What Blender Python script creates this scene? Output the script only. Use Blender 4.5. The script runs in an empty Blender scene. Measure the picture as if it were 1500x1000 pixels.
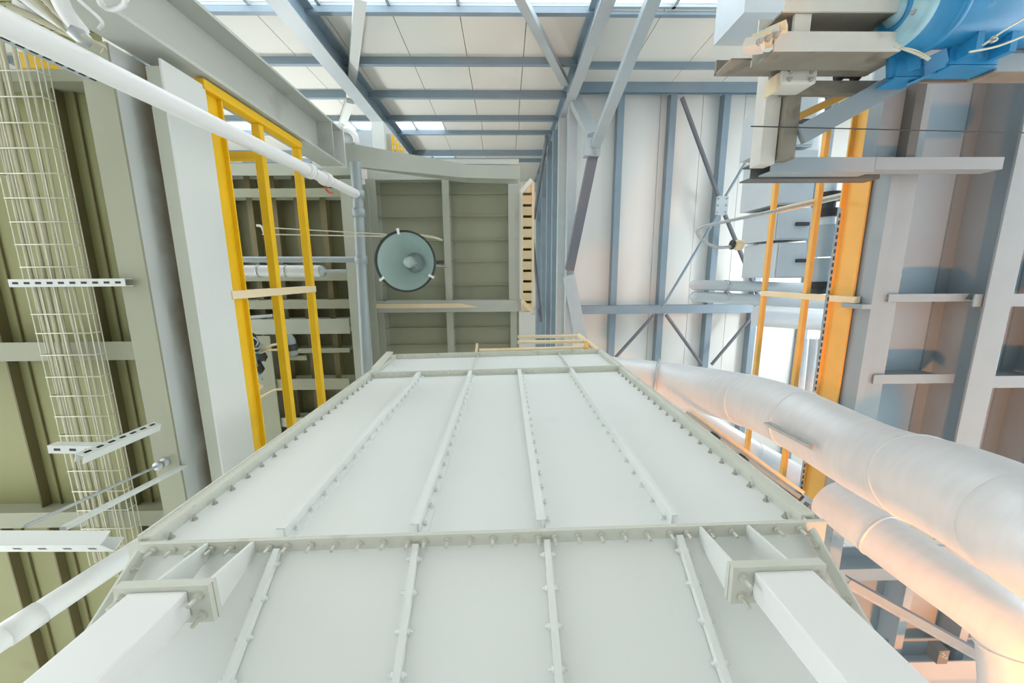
import bpy, bmesh, math, random
from mathutils import Vector as V, Matrix
random.seed(7)
C = bpy.context.scene.collection
CZ = 1.5                                    # eye height above the floor; all heights h below are above the eye
# ------------------------------------------------------------------ camera frame: turns a measured pixel at a known height into a point
F = 550.0
Zc = V((-10, -98, F)).normalized()
Yc = V((22, 3100, F)); Yc = (Yc - Zc * Yc.dot(Zc)).normalized()
Xc = Yc.cross(Zc)
if Xc.x < 0: Xc = -Xc
def ab(u, v):
    d = V((u - 750, v - 500, F)); k = d.dot(Zc)
    return d.dot(Xc) / k, d.dot(Yc) / k
def P(u, v, h):
    a, b = ab(u, v); return V((a * h, b * h, h + CZ))
def rect(u0, v0, u1, v1, h):                # horizontal rectangle: u at mid v, v at mid u
    um, vm = (u0 + u1) / 2, (v0 + v1) / 2
    return ab(u0, vm)[0] * h, ab(um, v0)[1] * h, ab(u1, vm)[0] * h, ab(um, v1)[1] * h
def hY(u, v, Y):                            # height where a pixel meets the plane y = Y
    return Y / ab(u, v)[1]
def hX(u, v, X):
    return X / ab(u, v)[0]
def PX(u, v, X): return P(u, v, hX(u, v, X))
def PY(u, v, Y): return P(u, v, hY(u, v, Y))

# ------------------------------------------------------------------ materials
def lin(c):
    return tuple(((x / 255) / 12.92 if x / 255 <= .04045 else (((x / 255) + .055) / 1.055) ** 2.4) for x in c)
def mat(name, rgb, rough=.5, metal=0., var=.05, scale=4., stretch=None, bump=0., dirt=None, spec=.5):
    m = bpy.data.materials.new(name); m.use_nodes = True
    nt = m.node_tree; n = nt.nodes; L = nt.links
    bs = n['Principled BSDF']; bs.inputs['Roughness'].default_value = rough; bs.inputs['Metallic'].default_value = metal
    bs.inputs['Specular IOR Level'].default_value = spec
    co = n.new('ShaderNodeTexCoord'); mp = n.new('ShaderNodeMapping'); L.new(co.outputs['Object'], mp.inputs['Vector'])
    if stretch: mp.inputs['Scale'].default_value = stretch
    no = n.new('ShaderNodeTexNoise'); no.inputs['Scale'].default_value = scale; no.inputs['Detail'].default_value = 5
    L.new(mp.outputs['Vector'], no.inputs['Vector'])
    cr = n.new('ShaderNodeValToRGB'); c = lin(rgb)
    cr.color_ramp.elements[0].position = .3; cr.color_ramp.elements[1].position = .7
    cr.color_ramp.elements[0].color = tuple(x * (1 - var) for x in c) + (1,)
    cr.color_ramp.elements[1].color = tuple(min(1, x * (1 + var)) for x in c) + (1,)
    L.new(no.outputs['Fac'], cr.inputs['Fac']); out = cr.outputs['Color']
    if dirt:
        n2 = n.new('ShaderNodeTexNoise'); n2.inputs['Scale'].default_value = dirt[1]; n2.inputs['Detail'].default_value = 6
        L.new(co.outputs['Object'], n2.inputs['Vector'])
        r2 = n.new('ShaderNodeValToRGB'); r2.color_ramp.elements[0].position = dirt[2]; r2.color_ramp.elements[1].position = min(1, dirt[2] + .15)
        r2.color_ramp.elements[0].color = (0, 0, 0, 1); r2.color_ramp.elements[1].color = (dirt[3],) * 3 + (1,)
        L.new(n2.outputs['Fac'], r2.inputs['Fac'])
        mx = n.new('ShaderNodeMix'); mx.data_type = 'RGBA'
        L.new(r2.outputs['Color'], mx.inputs[0]); L.new(out, mx.inputs[6]); mx.inputs[7].default_value = lin(dirt[0]) + (1,)
        out = mx.outputs[2]
    L.new(out, bs.inputs['Base Color'])
    if bump:
        b = n.new('ShaderNodeBump'); b.inputs['Strength'].default_value = bump; b.inputs['Distance'].default_value = .01
        L.new(no.outputs['Fac'], b.inputs['Height']); L.new(b.outputs['Normal'], bs.inputs['Normal'])
    return m
M = {}
M['hopper'] = mat('white_paint', (233, 237, 234), .42, 0, .012, 2, dirt=((190, 188, 170), 3, .72, .35))
M['leg'] = mat('white_gloss', (239, 240, 239), .4, 0, .01, 2)
M['lip'] = mat('off_white', (212, 214, 203), .5, 0, .03, 6, dirt=((150, 140, 100), 9, .62, .5))  # darker, warmer base carries shadow and olive bounce light; the blotches are dirt
M['wallp'] = mat('wall_panel', (222, 221, 213), .55, 0, .02, .6)
M['roofp'] = mat('roof_panel', (226, 226, 221), .55, 0, .02, .6)
M['steel'] = mat('blue_grey_steel', (134, 152, 164), .45, 0, .05, 3)
M['steel_l'] = mat('light_blue_grey_steel', (176, 186, 190), .45, 0, .04, 3)
M['steel_d'] = mat('purple_grey_steel', (112, 114, 122), .5, 0, .05, 3)
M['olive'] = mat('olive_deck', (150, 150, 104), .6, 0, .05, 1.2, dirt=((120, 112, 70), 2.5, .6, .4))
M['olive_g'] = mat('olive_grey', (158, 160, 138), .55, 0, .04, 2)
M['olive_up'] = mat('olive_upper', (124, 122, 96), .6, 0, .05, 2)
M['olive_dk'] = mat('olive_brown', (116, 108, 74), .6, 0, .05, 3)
M['beamg'] = mat('grey_beam', (176, 180, 166), .5, 0, .04, 2)
M['beamr'] = mat('grey_beam_rust', (206, 212, 210), .5, 0, .04, 2)
M['beaml'] = mat('light_beam', (214, 218, 214), .5, 0, .02, 2)
M['column'] = mat('column_grey', (190, 194, 186), .5, 0, .04, 2, dirt=((150, 145, 130), 3, .6, .4))
M['yellow'] = mat('yellow_paint', (238, 190, 24), .45, 0, .04, 4)
M['peach'] = mat('faded_yellow', (232, 180, 92), .5, 0, .05, 4)
M['cream'] = mat('cream_paint', (232, 214, 178), .5, 0, .03, 4)
M['rgrey'] = mat('right_grey', (150, 164, 172), .45, 0, .05, 1.5)
M['rdeck'] = mat('right_deck', (176, 198, 214), .4, 0, .04, 1.2)
M['rgrey_d'] = mat('right_dark', (96, 98, 96), .5, 0, .06, 2)
M['rgrey_l'] = mat('right_light', (150, 164, 172), .45, 0, .04, 3)
M['galv'] = mat('galvanised', (186, 192, 194), .4, .5, .08, 30)
M['duct'] = mat('brushed_aluminium', (219, 222, 224), .42, .15, .035, 5, stretch=(1, 1, 5), bump=.02)
M['pipew'] = mat('white_pipe', (232, 233, 232), .4, 0, .02, 3)
M['pipeg'] = mat('grey_pipe', (156, 168, 172), .4, .1, .05, 5)
M['brown'] = mat('brown_grey', (140, 134, 122), .55, 0, .12, 5, dirt=((90, 76, 58), 6, .55, .6))
M['warmw'] = mat('warm_white', (216, 214, 206), .5, 0, .05, 5, dirt=((160, 150, 130), 6, .62, .4))
M['blue'] = mat('blue_paint', (44, 138, 190), .35, 0, .15, 5, dirt=((190, 190, 170), 4, .6, .8))
M['blue_l'] = mat('pale_blue_paint', (150, 192, 206), .4, 0, .15, 6, dirt=((220, 205, 150), 9, .6, .6))
M['black'] = mat('black_rubber', (36, 36, 36), .6, 0, .1, 8)
M['dark'] = mat('dark_motor', (58, 62, 62), .5, .2, .1, 8)
M['cable'] = mat('grey_cable', (188, 184, 158), .55, 0, .08, 6)
M['wire'] = mat('zinc_wire', (208, 208, 190), .45, .3, .06, 10)
M['cabinet'] = mat('cabinet_grey', (196, 204, 208), .45, 0, .03, 2)
M['bulb'] = mat('lamp_reflector', (226, 236, 233), .4, .05, .04, 5)
M['bolt'] = mat('zinc_bolt', (206, 205, 194), .4, .25, .1, 20)
M['floor'] = mat('concrete_floor', (204, 206, 204), .6, 0, .05, .5)
M['red'] = mat('red_rag', (186, 90, 70), .7, 0, .1, 20)
M['boltd'] = mat('old_bolt', (178, 177, 168), .4, .2, .12, 20)
def rust_band(m, z0, z1):                   # a brown stain along the upper part of a web
    n = m.node_tree.nodes; L = m.node_tree.links; bs = n['Principled BSDF']; src = bs.inputs['Base Color'].links[0].from_socket
    co = n.new('ShaderNodeTexCoord'); sx = n.new('ShaderNodeSeparateXYZ'); L.new(co.outputs['Object'], sx.inputs[0])
    no = n.new('ShaderNodeTexNoise'); no.inputs['Scale'].default_value = 3.5; no.inputs['Detail'].default_value = 6; L.new(co.outputs['Object'], no.inputs['Vector'])
    a = n.new('ShaderNodeMath'); a.operation = 'MULTIPLY_ADD'; a.inputs[1].default_value = .16; L.new(no.outputs['Fac'], a.inputs[0]); L.new(sx.outputs['Z'], a.inputs[2])
    mr = n.new('ShaderNodeMapRange'); mr.inputs['From Min'].default_value = z0; mr.inputs['From Max'].default_value = z1; mr.inputs['To Max'].default_value = .85; L.new(a.outputs[0], mr.inputs['Value'])
    mx = n.new('ShaderNodeMix'); mx.data_type = 'RGBA'; L.new(mr.outputs['Result'], mx.inputs[0]); L.new(src, mx.inputs[6]); mx.inputs[7].default_value = lin((140, 122, 98)) + (1,)
    L.new(mx.outputs[2], bs.inputs['Base Color'])
rust_band(M['beamr'], .20, .30)
def pane_mat():
    m = bpy.data.materials.new('window_pane'); m.use_nodes = True; n = m.node_tree.nodes; L = m.node_tree.links
    n.remove(n['Principled BSDF']); o = n['Material Output']
    t = n.new('ShaderNodeBsdfTransparent'); t.inputs[0].default_value = (.96, .98, 1, 1)
    g = n.new('ShaderNodeBsdfTranslucent'); g.inputs[0].default_value = (.9, .93, .95, 1)
    no = n.new('ShaderNodeTexNoise'); no.inputs['Scale'].default_value = 2
    ma = n.new('ShaderNodeMath'); ma.operation = 'MULTIPLY'; ma.inputs[1].default_value = .3; L.new(no.outputs['Fac'], ma.inputs[0])
    x = n.new('ShaderNodeMixShader'); L.new(ma.outputs[0], x.inputs[0]); L.new(t.outputs[0], x.inputs[1]); L.new(g.outputs[0], x.inputs[2])
    L.new(x.outputs[0], o.inputs['Surface']); return m
M['pane'] = pane_mat()
def glass_mat():
    m = bpy.data.materials.new('lamp_glass'); m.use_nodes = True; n = m.node_tree.nodes; L = m.node_tree.links
    n.remove(n['Principled BSDF']); o = n['Material Output']
    t = n.new('ShaderNodeBsdfTransparent'); t.inputs[0].default_value = (.82, .92, .9, 1)
    g = n.new('ShaderNodeBsdfGlossy'); g.inputs['Roughness'].default_value = .08
    no = n.new('ShaderNodeTexNoise'); no.inputs['Scale'].default_value = 9
    ma = n.new('ShaderNodeMath'); ma.operation = 'MULTIPLY'; ma.inputs[1].default_value = .12; L.new(no.outputs['Fac'], ma.inputs[0])
    x = n.new('ShaderNodeMixShader'); L.new(ma.outputs[0], x.inputs[0]); L.new(t.outputs[0], x.inputs[1]); L.new(g.outputs[0], x.inputs[2])
    L.new(x.outputs[0], o.inputs['Surface']); return m
M['glass'] = glass_mat()

# ------------------------------------------------------------------ mesh builder
class MB:
    def __init__(s): s.v = []; s.f = []; s.sm = []
    def add(s, vs, fs, smooth=False):
        o = len(s.v); s.v += [V(x) for x in vs]
        s.f += [[i + o for i in f] for f in fs]; s.sm += [smooth] * len(fs); return s
    def hexa(s, c):                         # 8 corners: bottom ring 0-3, top ring 4-7
        return s.add(c, [(0, 3, 2, 1), (4, 5, 6, 7), (0, 1, 5, 4), (1, 2, 6, 5), (2, 3, 7, 6), (3, 0, 4, 7)])
    def box(s, x0, y0, z0, x1, y1, z1):
        x0, x1 = sorted((x0, x1)); y0, y1 = sorted((y0, y1)); z0, z1 = sorted((z0, z1))
        return s.hexa([(x0, y0, z0), (x1, y0, z0), (x1, y1, z0), (x0, y1, z0), (x0, y0, z1), (x1, y0, z1), (x1, y1, z1), (x0, y1, z1)])
    def bar(s, p, q, w, t, up=(0, 0, 1), ow=0, ot=0):
        p, q, up = V(p), V(q), V(up); a = (q - p).normalized(); sd = a.cross(up)
        if sd.length < 1e-4: sd = a.cross(V((1, 0, 0)))
        sd.normalize(); u = sd.cross(a).normalized()
        c = []
        for e in (p, q):
            for i, j in ((-1, -1), (1, -1), (1, 1), (-1, 1)):
                c.append(e + sd * (ow + i * w / 2) + u * (ot + j * t / 2))
        return s.hexa(c)
    def ibeam(s, p, q, w, d, up=(0, 0, 1), tf=.014, tw=.01):    # p,q on the underside of the lower flange
        s.bar(p, q, w, tf, up, 0, tf / 2); s.bar(p, q, tw, d - 2 * tf, up, 0, d / 2); s.bar(p, q, w, tf, up, 0, d - tf / 2); return s
    def tube(s, pts, r, n=12, cap=True):
        pts = [V(p) for p in pts]; rings = []; prev = None
        rr = r if isinstance(r, (list, tuple)) else [r] * len(pts)
        for i, p in enumerate(pts):
            a = (pts[min(i + 1, len(pts) - 1)] - pts[max(i - 1, 0)]).normalized()
            if prev is None:
                k = V((0, 0, 1)) if abs(a.z) < .9 else V((1, 0, 0)); x = a.cross(k).normalized()
            else: x = (prev - a * prev.dot(a)).normalized()
            prev = x; y = a.cross(x)
            rings.append([p + (x * math.cos(2 * math.pi * j / n) + y * math.sin(2 * math.pi * j / n)) * rr[i] for j in range(n)])
        vs = [q for g in rings for q in g]
        fs = [(i * n + j, i * n + (j + 1) % n, (i + 1) * n + (j + 1) % n, (i + 1) * n + j) for i in range(len(pts) - 1) for j in range(n)]
        s.add(vs, fs, True)
        if cap: s.add(rings[0], [tuple(range(n))[::-1]]); s.add(rings[-1], [tuple(range(n))])
        return s
    def lathe(s, c, axis, prof, n=32, smooth=True):      # prof: (radius, distance along axis)
        c, a = V(c), V(axis).normalized(); k = V((0, 0, 1)) if abs(a.z) < .9 else V((1, 0, 0)); x = a.cross(k).normalized(); y = a.cross(x)
        vs = [c + a * d + (x * math.cos(2 * math.pi * j / n) + y * math.sin(2 * math.pi * j / n)) * max(r, 1e-4) for r, d in prof for j in range(n)]
        fs = [(i * n + j, i * n + (j + 1) % n, (i + 1) * n + (j + 1) % n, (i + 1) * n + j) for i in range(len(prof) - 1) for j in range(n)]
        return s.add(vs, fs, smooth)
    def prism(s, poly, ext):                # planar polygon swept by ext
        n = len(poly); e = V(ext); vs = [V(p) for p in poly] + [V(p) + e for p in poly]
        return s.add(vs, [tuple(range(n))[::-1], tuple(range(n, 2 * n))] + [(i, (i + 1) % n, n + (i + 1) % n, n + i) for i in range(n)])
    def build(s, name, m, parent=None, base=None, bevel=0):
        me = bpy.data.meshes.new(name)
        pw = V((0, 0, 0))
        if parent is not None:
            q = parent
            while q is not None: pw = pw + q.location; q = q.parent
        if base is None:
            if parent is not None: base = pw
            else:
                lo = [min(v[i] for v in s.v) for i in range(3)]; hi = [max(v[i] for v in s.v) for i in range(3)]
                base = V(((lo[0] + hi[0]) / 2, (lo[1] + hi[1]) / 2, lo[2]))
        base = V(base)
        me.from_pydata([v - base for v in s.v], [], s.f); me.update()
        bm = bmesh.new(); bm.from_mesh(me); bmesh.ops.recalc_face_normals(bm, faces=bm.faces); bm.to_mesh(me); bm.free()
        for i, p in enumerate(me.polygons): p.use_smooth = s.sm[i] if i < len(s.sm) else False
        me.materials.append(M[m] if isinstance(m, str) else m)
        o = bpy.data.objects.new(name, me); C.objects.link(o)
        if parent is not None: o.parent = parent
        o.location = base - pw
        if bevel:
            b = o.modifiers.new('edge', 'BEVEL'); b.width = bevel; b.segments = 2; b.limit_method = 'ANGLE'
        return o
def tag(o, label, cat, group=None):
    o['label'] = label; o['category'] = cat
    if group: o['group'] = group
    return o
def thing(name, label, cat, loc, group=None):
    o = bpy.data.objects.new(name, None); C.objects.link(o); o.location = V(loc); o.empty_display_size = .1
    return tag(o, label, cat, group)
def struct(o): o['kind'] = 'structure'; return o
ORD = ['first', 'second', 'third', 'fourth', 'fifth', 'sixth', 'seventh', 'eighth', 'ninth', 'tenth', 'eleventh', 'twelfth', 'thirteenth', 'fourteenth', 'fifteenth', 'sixteenth']
def crom(pts, k=8):
    pts = [V(p) for p in pts]; out = []
    q = [pts[0] * 2 - pts[1]] + pts + [pts[-1] * 2 - pts[-2]]
    for i in range(1, len(q) - 2):
        for j in range(k):
            t = j / k; a, b, c, d = q[i - 1], q[i], q[i + 1], q[i + 2]
            out.append(.5 * ((2 * b) + (c - a) * t + (2 * a - 5 * b + 4 * c - d) * t * t + (3 * b - a - 3 * c + d) * t ** 3))
    out.append(pts[-1]); return out
def z(h): return h + CZ
BOLT = {}
def bolt_shape(mb, p, ax, r, l):            # washer, hex nut, threaded end
    ax = V(ax).normalized()
    mb.lathe(p, ax, [(0, 0), (r * 1.25, 0), (r * 1.25, r * .25), (0, r * .25)], 12, False)
    mb.lathe(V(p) + ax * r * .25, ax, [(r, 0), (r, r * .8), (0, r * .8)], 6, False)
    mb.lathe(V(p) + ax * r, ax, [(r * .52, 0), (r * .52, l), (0, l)], 8, False)
def bolt(parent, p, ax, r=.012, l=.03, m='bolt', name='bolt'):
    key = (tuple(round(x, 3) for x in ax), r, l, m)
    pw = V((0, 0, 0)); q = parent
    while q is not None: pw = pw + q.location; q = q.parent
    if key not in BOLT:
        mb = MB(); bolt_shape(mb, V(p), ax, r, l); o = mb.build(name, m, parent, base=p); o.location = V(p) - pw; BOLT[key] = o; return o
    o = BOLT[key].copy(); C.objects.link(o); o.parent = parent; o.location = V(p) - pw; return o

# ================================================================== THE SETTING
YW = -3.97; HR = 9.0; HT = 17.2; XS = 1.42      # rear wall plane, low roof, high roof, step wall
mb = MB(); mb.box(-14, -6, -.2, 14, 12, 0); struct(mb.build('floor', 'floor'))
def wall_panels(name, rects, Y):            # rects (x0,z0,x1,z1); vertical panel joints as thin grooves
    mb = MB()
    for x0, z0, x1, z1 in rects:
        n = max(1, round((x1 - x0) / 1.05)); w = (x1 - x0) / n
        for i in range(n): mb.box(x0 + i * w + .006, Y - .1, z0, x0 + (i + 1) * w - .006, Y, z1)
        mb.box(x0, Y - .13, z0, x1, Y - .1, z1)
    return struct(mb.build(name, 'wallp'))
hw = lambda v, u=650: hY(u, v, YW)
wb0, wb1 = hw(3), hw(14)                    # lower window band
wt0, wt1 = hw(177), hw(194)                 # upper window band
wu0, wu1 = hw(228), hw(232)
XL = -9.0
xa = ab(652, 186)[0] * (wt0 + wt1) / 2
xb = ab(668, 230)[0] * (wu0 + wu1) / 2
lowb = 4.2
wall_panels('wall_rear', [(XL, 0, XS, z(lowb)), (XL, z(wb1), XS, z(wt0)), (xa, z(wt0), XS, z(wt1)), (XL, z(wt1), XS, z(wu0)), (xb, z(wu0), XS, z(wu1)), (XL, z(wu1), XS, z(HT)),
    (XS, z(wb1), 11, z(HR)), (XS, 0, 11, z(lowb))], YW)
def window(name, x0, z0, x1, z1, n):
    fr = MB(); t = .05
    fr.box(x0, YW - .1, z0, x1, YW - .02, z0 + t); fr.box(x0, YW - .1, z1 - t, x1, YW - .02, z1)
    w = (x1 - x0) / n
    for i in range(n + 1): fr.box(x0 + i * w - t / 2 + (t / 2 if i == 0 else 0) - (t / 2 if i == n else 0), YW - .1, z0, x0 + i * w + t / 2 + (t / 2 if i == 0 else 0) - (t / 2 if i == n else 0), YW - .02, z1)
    o = struct(fr.build(name, 'steel_l'))
    pn = MB()
    for i in range(n): pn.box(x0 + i * w + t / 2, YW - .07, z0 + t, x0 + (i + 1) * w - t / 2, YW - .055, z1 - t)
    pn.build('pane', 'pane', o)
window('window_1', XL, z(lowb), XS, z(wb1), 10)
window('window_2', XS, z(lowb), 11, z(wb1), 8)
window('window_3', XL, z(wt0), xa, z(wt1), 9)
window('window_4', XL, z(wu0), xb, z(wu1), 9)
mb = MB()
for i in range(10): mb.box(XL - .1, YW + i * 1.2 + .005, z(4.5), XL, YW + (i + 1) * 1.2 - .005, z(HT))
mb.box(XL - .13, YW, z(4.5), XL - .1, YW + 12, z(HT)); struct(mb.build('wall_left', 'wallp'))
mb = MB()
for i in range(19): mb.box(XL + i * 1.05 + .005, 7.02, 0, XL + (i + 1) * 1.05 - .005, 7.12, z(HR if XL + i * 1.05 > XS else HT))
mb.box(XL, 7.12, 0, 11, 7.15, z(HR)); struct(mb.build('wall_front', 'wallp'))
mb = MB()
for i in range(10): mb.box(10.97, YW + i * 1.1 + .005, z(3.2), 11.07, YW + (i + 1) * 1.1 - .005, z(HR))
struct(mb.build('wall_right', 'wallp'))
# low roof right of the step, high roof left of it, step wall between them
mb = MB(); n = 10; xs_ = XS + .16; w = (11 - xs_) / n
for i in range(n): mb.box(xs_ + i * w + .005, YW - .1, z(HR), xs_ + (i + 1) * w - .005, 7, z(HR) + .12)
mb.box(xs_, YW - .1, z(HR) + .12, 11, 7, z(HR) + .15); struct(mb.build('ceiling', 'roofp'))
mb = MB(); mb.box(XL, YW - .1, z(HT), XS + .1, 7, z(HT) + .15); struct(mb.build('ceiling_high', 'roofp'))
mb = MB()
for i in range(9): mb.box(XS + .02, YW + i * 1.2 + .005, z(HR) - .12, XS + .12, YW + (i + 1) * 1.2 - .005, z(HT))
mb.box(XS + .12, YW, z(HR) - .1, XS + .14, 7, z(HT)); struct(mb.build('wall_step', 'wallp'))

# --- steel frame
def column(u, label, X, h1, wf=.28, d=.42):
    t = thing('steel_column', label, 'column', (X, YW + .3, 0))
    m1 = MB(); m1.box(X - wf / 2, YW + d - .02, 0, X + wf / 2, YW + d, z(h1)); m1.build('flange', 'steel_l', t)
    m1 = MB(); m1.box(X - .012, YW + .04, 0, X + .012, YW + d - .02, z(h1)); m1.build('web', 'steel', t)
    m1 = MB(); m1.box(X - wf / 2, YW + .02, 0, X + wf / 2, YW + .04, z(h1)); m1.build('flange', 'steel', t)
    return t
XC1 = ab(590, 223)[0] * hY(590, 223, YW + .42)
column(0, 'tall grey rear wall column standing to the left, above the end of the haunched beam', XC1, HT)
column(0, 'blue grey column at the corner where the low white roof begins', XS - .02, HT, .2)
gl = [(15, 12), (90, 14), (139, 14), (174, 11), (195, 9), (225, 11), (236, 8)]
for i, (v, px) in enumerate(gl):
    h0, h1 = hw(v - px / 2), hw(v + px / 2)
    yo = ab(650, v + px / 2 - 3)[1] * h0
    mb = MB(); mb.box(XL, YW, z(h0), XS - .03, yo, z(h0) + .012); mb.box(XL, yo - .012, z(h0) + .012, XS - .03, yo, z(h0) + .09)
    tag(mb.build('wall_girt', 'steel'), 'blue grey horizontal girt across the rear wall, %s up from the lower window strip' % ORD[i], 'girt', 'rear wall girts')
for i, (v, px, ul) in enumerate([(20, 8, 900), (96, 12, 960)]):
    h0, h1 = hY(950, v - px / 2, YW), hY(950, v + px / 2, YW)
    yo = ab(950, v + px / 2 - 3)[1] * h0
    mb = MB(); mb.box(XS + .16, YW, z(h0), 11, yo, z(h0) + .012); mb.box(XS + .16, yo - .012, z(h0) + .012, 11, yo, z(h0) + .08)
    tag(mb.build('wall_girt', 'steel'), ['blue grey girt right of the corner column under the bright window strip', 'blue grey girt right of the corner column just below the low roof'][i], 'girt')
# bracing on the rear wall
def brace(p, q, w, t, m, label, name='brace', cat='brace', up=(0, 1, 0)):
    mb = MB(); mb.bar(p, q, w, t, up); return tag(mb.build(name, m, None), label, cat)
brace(PY(528, -6, YW + .2), PY(513, 140, YW + .2), .16, .1, 'beaml', 'pale grey wall brace crossing the rear wall beside the tall column')
brace(PY(513, 148, YW + .2), PY(500, 186, YW + .2), .16, .1, 'beaml', 'short pale wall brace left of the tall column above the arch shaped guard')
brace(PY(760, -8, YW + .2), PY(828, 122, YW + .2), .14, .1, 'steel_l', 'blue grey wall brace running up to the top of the corner column')
# low-roof members
def purlin(u1, v1, u2, v2, label, h=HR, w=.14, d=.2):
    a = P(u1, v1, h - d); b = P(u2, v2, h - d); x = (a.x + b.x) / 2
    y0, y1 = YW + .15, 6.5
    mb = MB(); mb.box(x - w / 2, y0, z(h - d), x + w / 2, y1, z(h - d) + .012); mb.box(x - w / 2, y0, z(h - d) + .012, x - w / 2 + .012, y1, z(h) - .017); mb.box(x - w / 2, y0, z(h) - .017, x + w / 2, y1, z(h) - .005)
    return tag(mb.build('roof_purlin', 'steel'), label, 'purlin', 'purlins under the low white roof')
pl = [(910, 140, 897, 500), (985, 140, 968, 500), (1068, 140, 1035, 500), (1132, 140, 1108, 500), (1210, 140, 1190, 500)]
for i, q in enumerate(pl):
    purlin(*q, 'blue grey purlin under the low white roof, %s from the step wall' % ORD[i])
x0, y0, x1, y1 = rect(845, 123, 1130, 137, HR - .24)
mb = MB(); mb.ibeam((XS + .1, (y0 + y1) / 2, z(HR - .32)), (10.5, (y0 + y1) / 2, z(HR - .32)), .2, .12)
tag(mb.build('eave_beam', 'steel'), 'blue grey eave beam where the low white roof meets the rear wall', 'beam')
x0, y0, x1, y1 = rect(845, 447, 1120, 459, HR - .4)
mb = MB(); mb.ibeam((XS + .2, (y0 + y1) / 2, z(HR - .4)), (10.5, (y0 + y1) / 2, z(HR - .4)), y1 - y0, .2)
tag(mb.build('roof_beam', 'steel'), 'blue grey cross beam under the low roof, behind the two white lagged pipes', 'beam')
hb = HR - .48
def rod(p, q, label, r=.03, m='steel_d', name='bracing_rod', cat='rod'):
    mb = MB(); mb.tube([p, q], r, 8); return tag(mb.build(name, m), label, cat)
ctr = P(1057, 301, hb)
t = thing('rod_connector', 'pale plate where the four roof bracing rods cross', 'connector', ctr)
mb = MB(); mb.box(ctr.x - .13, ctr.y - .2, ctr.z - .02, ctr.x + .13, ctr.y + .2, ctr.z + .02); mb.build('plate', 'steel_l', t)
mb = MB(); mb.box(ctr.x - .04, ctr.y - .06, ctr.z + .02, ctr.x + .04, ctr.y + .06, z(HR - .2)); mb.build('hanger', 'steel', t)
for dx in (-.09, .09):
    for dy in (-.14, 0, .14): bolt(t, (ctr.x + dx, ctr.y + dy, ctr.z - .02), (0, 0, -1), .018, .02, 'boltd')
rod(P(999, 143, hb), P(1052, 287, hb), 'dark roof bracing rod from the eave beam down to the crossing plate', .045)
rod(P(1150, 140, hb), P(1063, 287, hb), 'thin grey roof bracing rod reaching the crossing plate from behind the hoist frame', .03, 'steel')
rod(P(1062, 315, hb), P(1118, 450, hb), 'dark roof bracing rod running from the crossing plate towards the guardrail', .045)
rod(P(1051, 315, hb), P(970, 450, hb), 'thin grey roof bracing rod slanting from the crossing plate to the cross beam', .03, 'steel')
rod(P(958, 461, hb), P(900, 525, hb), 'dark bracing rod below the cross beam, slanting towards the hopper corner', .04)
rod(P(976, 461, hb), P(1028, 534, hb), 'dark bracing rod below the cross beam, ending at the large duct', .04)
rod(P(1104, 461, hb), P(1042, 534, hb), 'dark bracing rod below the cross beam beside the guardrail, with an eye end', .035)
# high portal strut with knees
hj = 8.0
j = P(871, 216, hj)
t = thing('portal_strut', 'long grey square strut running from the top of the photo down to the low roof', 'strut', j)
mb = MB(); mb.bar(P(960, -10, 5.4), j, .17, .17); mb.build('tube', 'steel_l', t)
mb = MB(); mb.bar(j, P(834, 395, 8.6), .19, .17); mb.build('tube', 'steel_d', t)
mb = MB(); mb.bar(P(868, 205, hj), P(866, 230, hj), .3, .22); mb.build('clamp', 'steel_l', t)
for dv in (-6, 6): bolt(t, P(872, 217 + dv, hj - .12), (0, 0, -1), .03, .03, 'boltd')
brace(P(838, 138, 8.75), P(868, 200, 8.15), .22, .2, 'steel_l', 'pale knee brace between the corner column and the long grey strut', up=(0, 0, 1))
brace(P(833, 405, 8.6), P(852, 500, 8.2), .24, .22, 'steel_l', 'pale knee brace below the long strut, ending above the hopper handrail', up=(0, 0, 1))
# members on the step wall (seen very foreshortened)
hs = [9.2, 9.9, 10.7, 11.6, 12.7, 14.0, 15.6]
for i, h in enumerate(hs):
    mb = MB(); mb.box(XS - .16 - .05 * (i % 3), YW + .5, z(h), XS + .018, 5.5, z(h) + .2)
    tag(mb.build('wall_girt', 'steel' if i else 'steel_l'), 'blue grey girt on the narrow step wall, %s up from the low roof' % ORD[i], 'girt', 'step wall girts')
mb = MB(); mb.box(XS - .02, YW + .3, z(HR) - .3, XS + .159, 6.5, z(HR) - .125); tag(mb.build('edge_beam', 'steel_l'), 'pale blue grey beam along the inner edge of the low white roof', 'beam')
for i, (va, vb, ha, hb2) in enumerate([(200, 320, 10, 14), (320, 470, 14, 10)]):
    rod(V((XS - .36 - .12 * i, ab(822, va)[1] * ha, z(ha))), V((XS - .36 - .12 * i, ab(795, vb)[1] * hb2, z(hb2))), 'dark diagonal rod on the step wall, %s' % ['upper one of two', 'lower one near the handrail'][i], .05)
brace(V((XS - .66, ab(785, 430)[1] * 15, z(15))), V((XS - .66, ab(822, 456)[1] * 10, z(10))), .16, .1, 'steel_l', 'pale blue grey strut crossing the step wall above the hopper handrail', up=(1, 0, 0))

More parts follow.
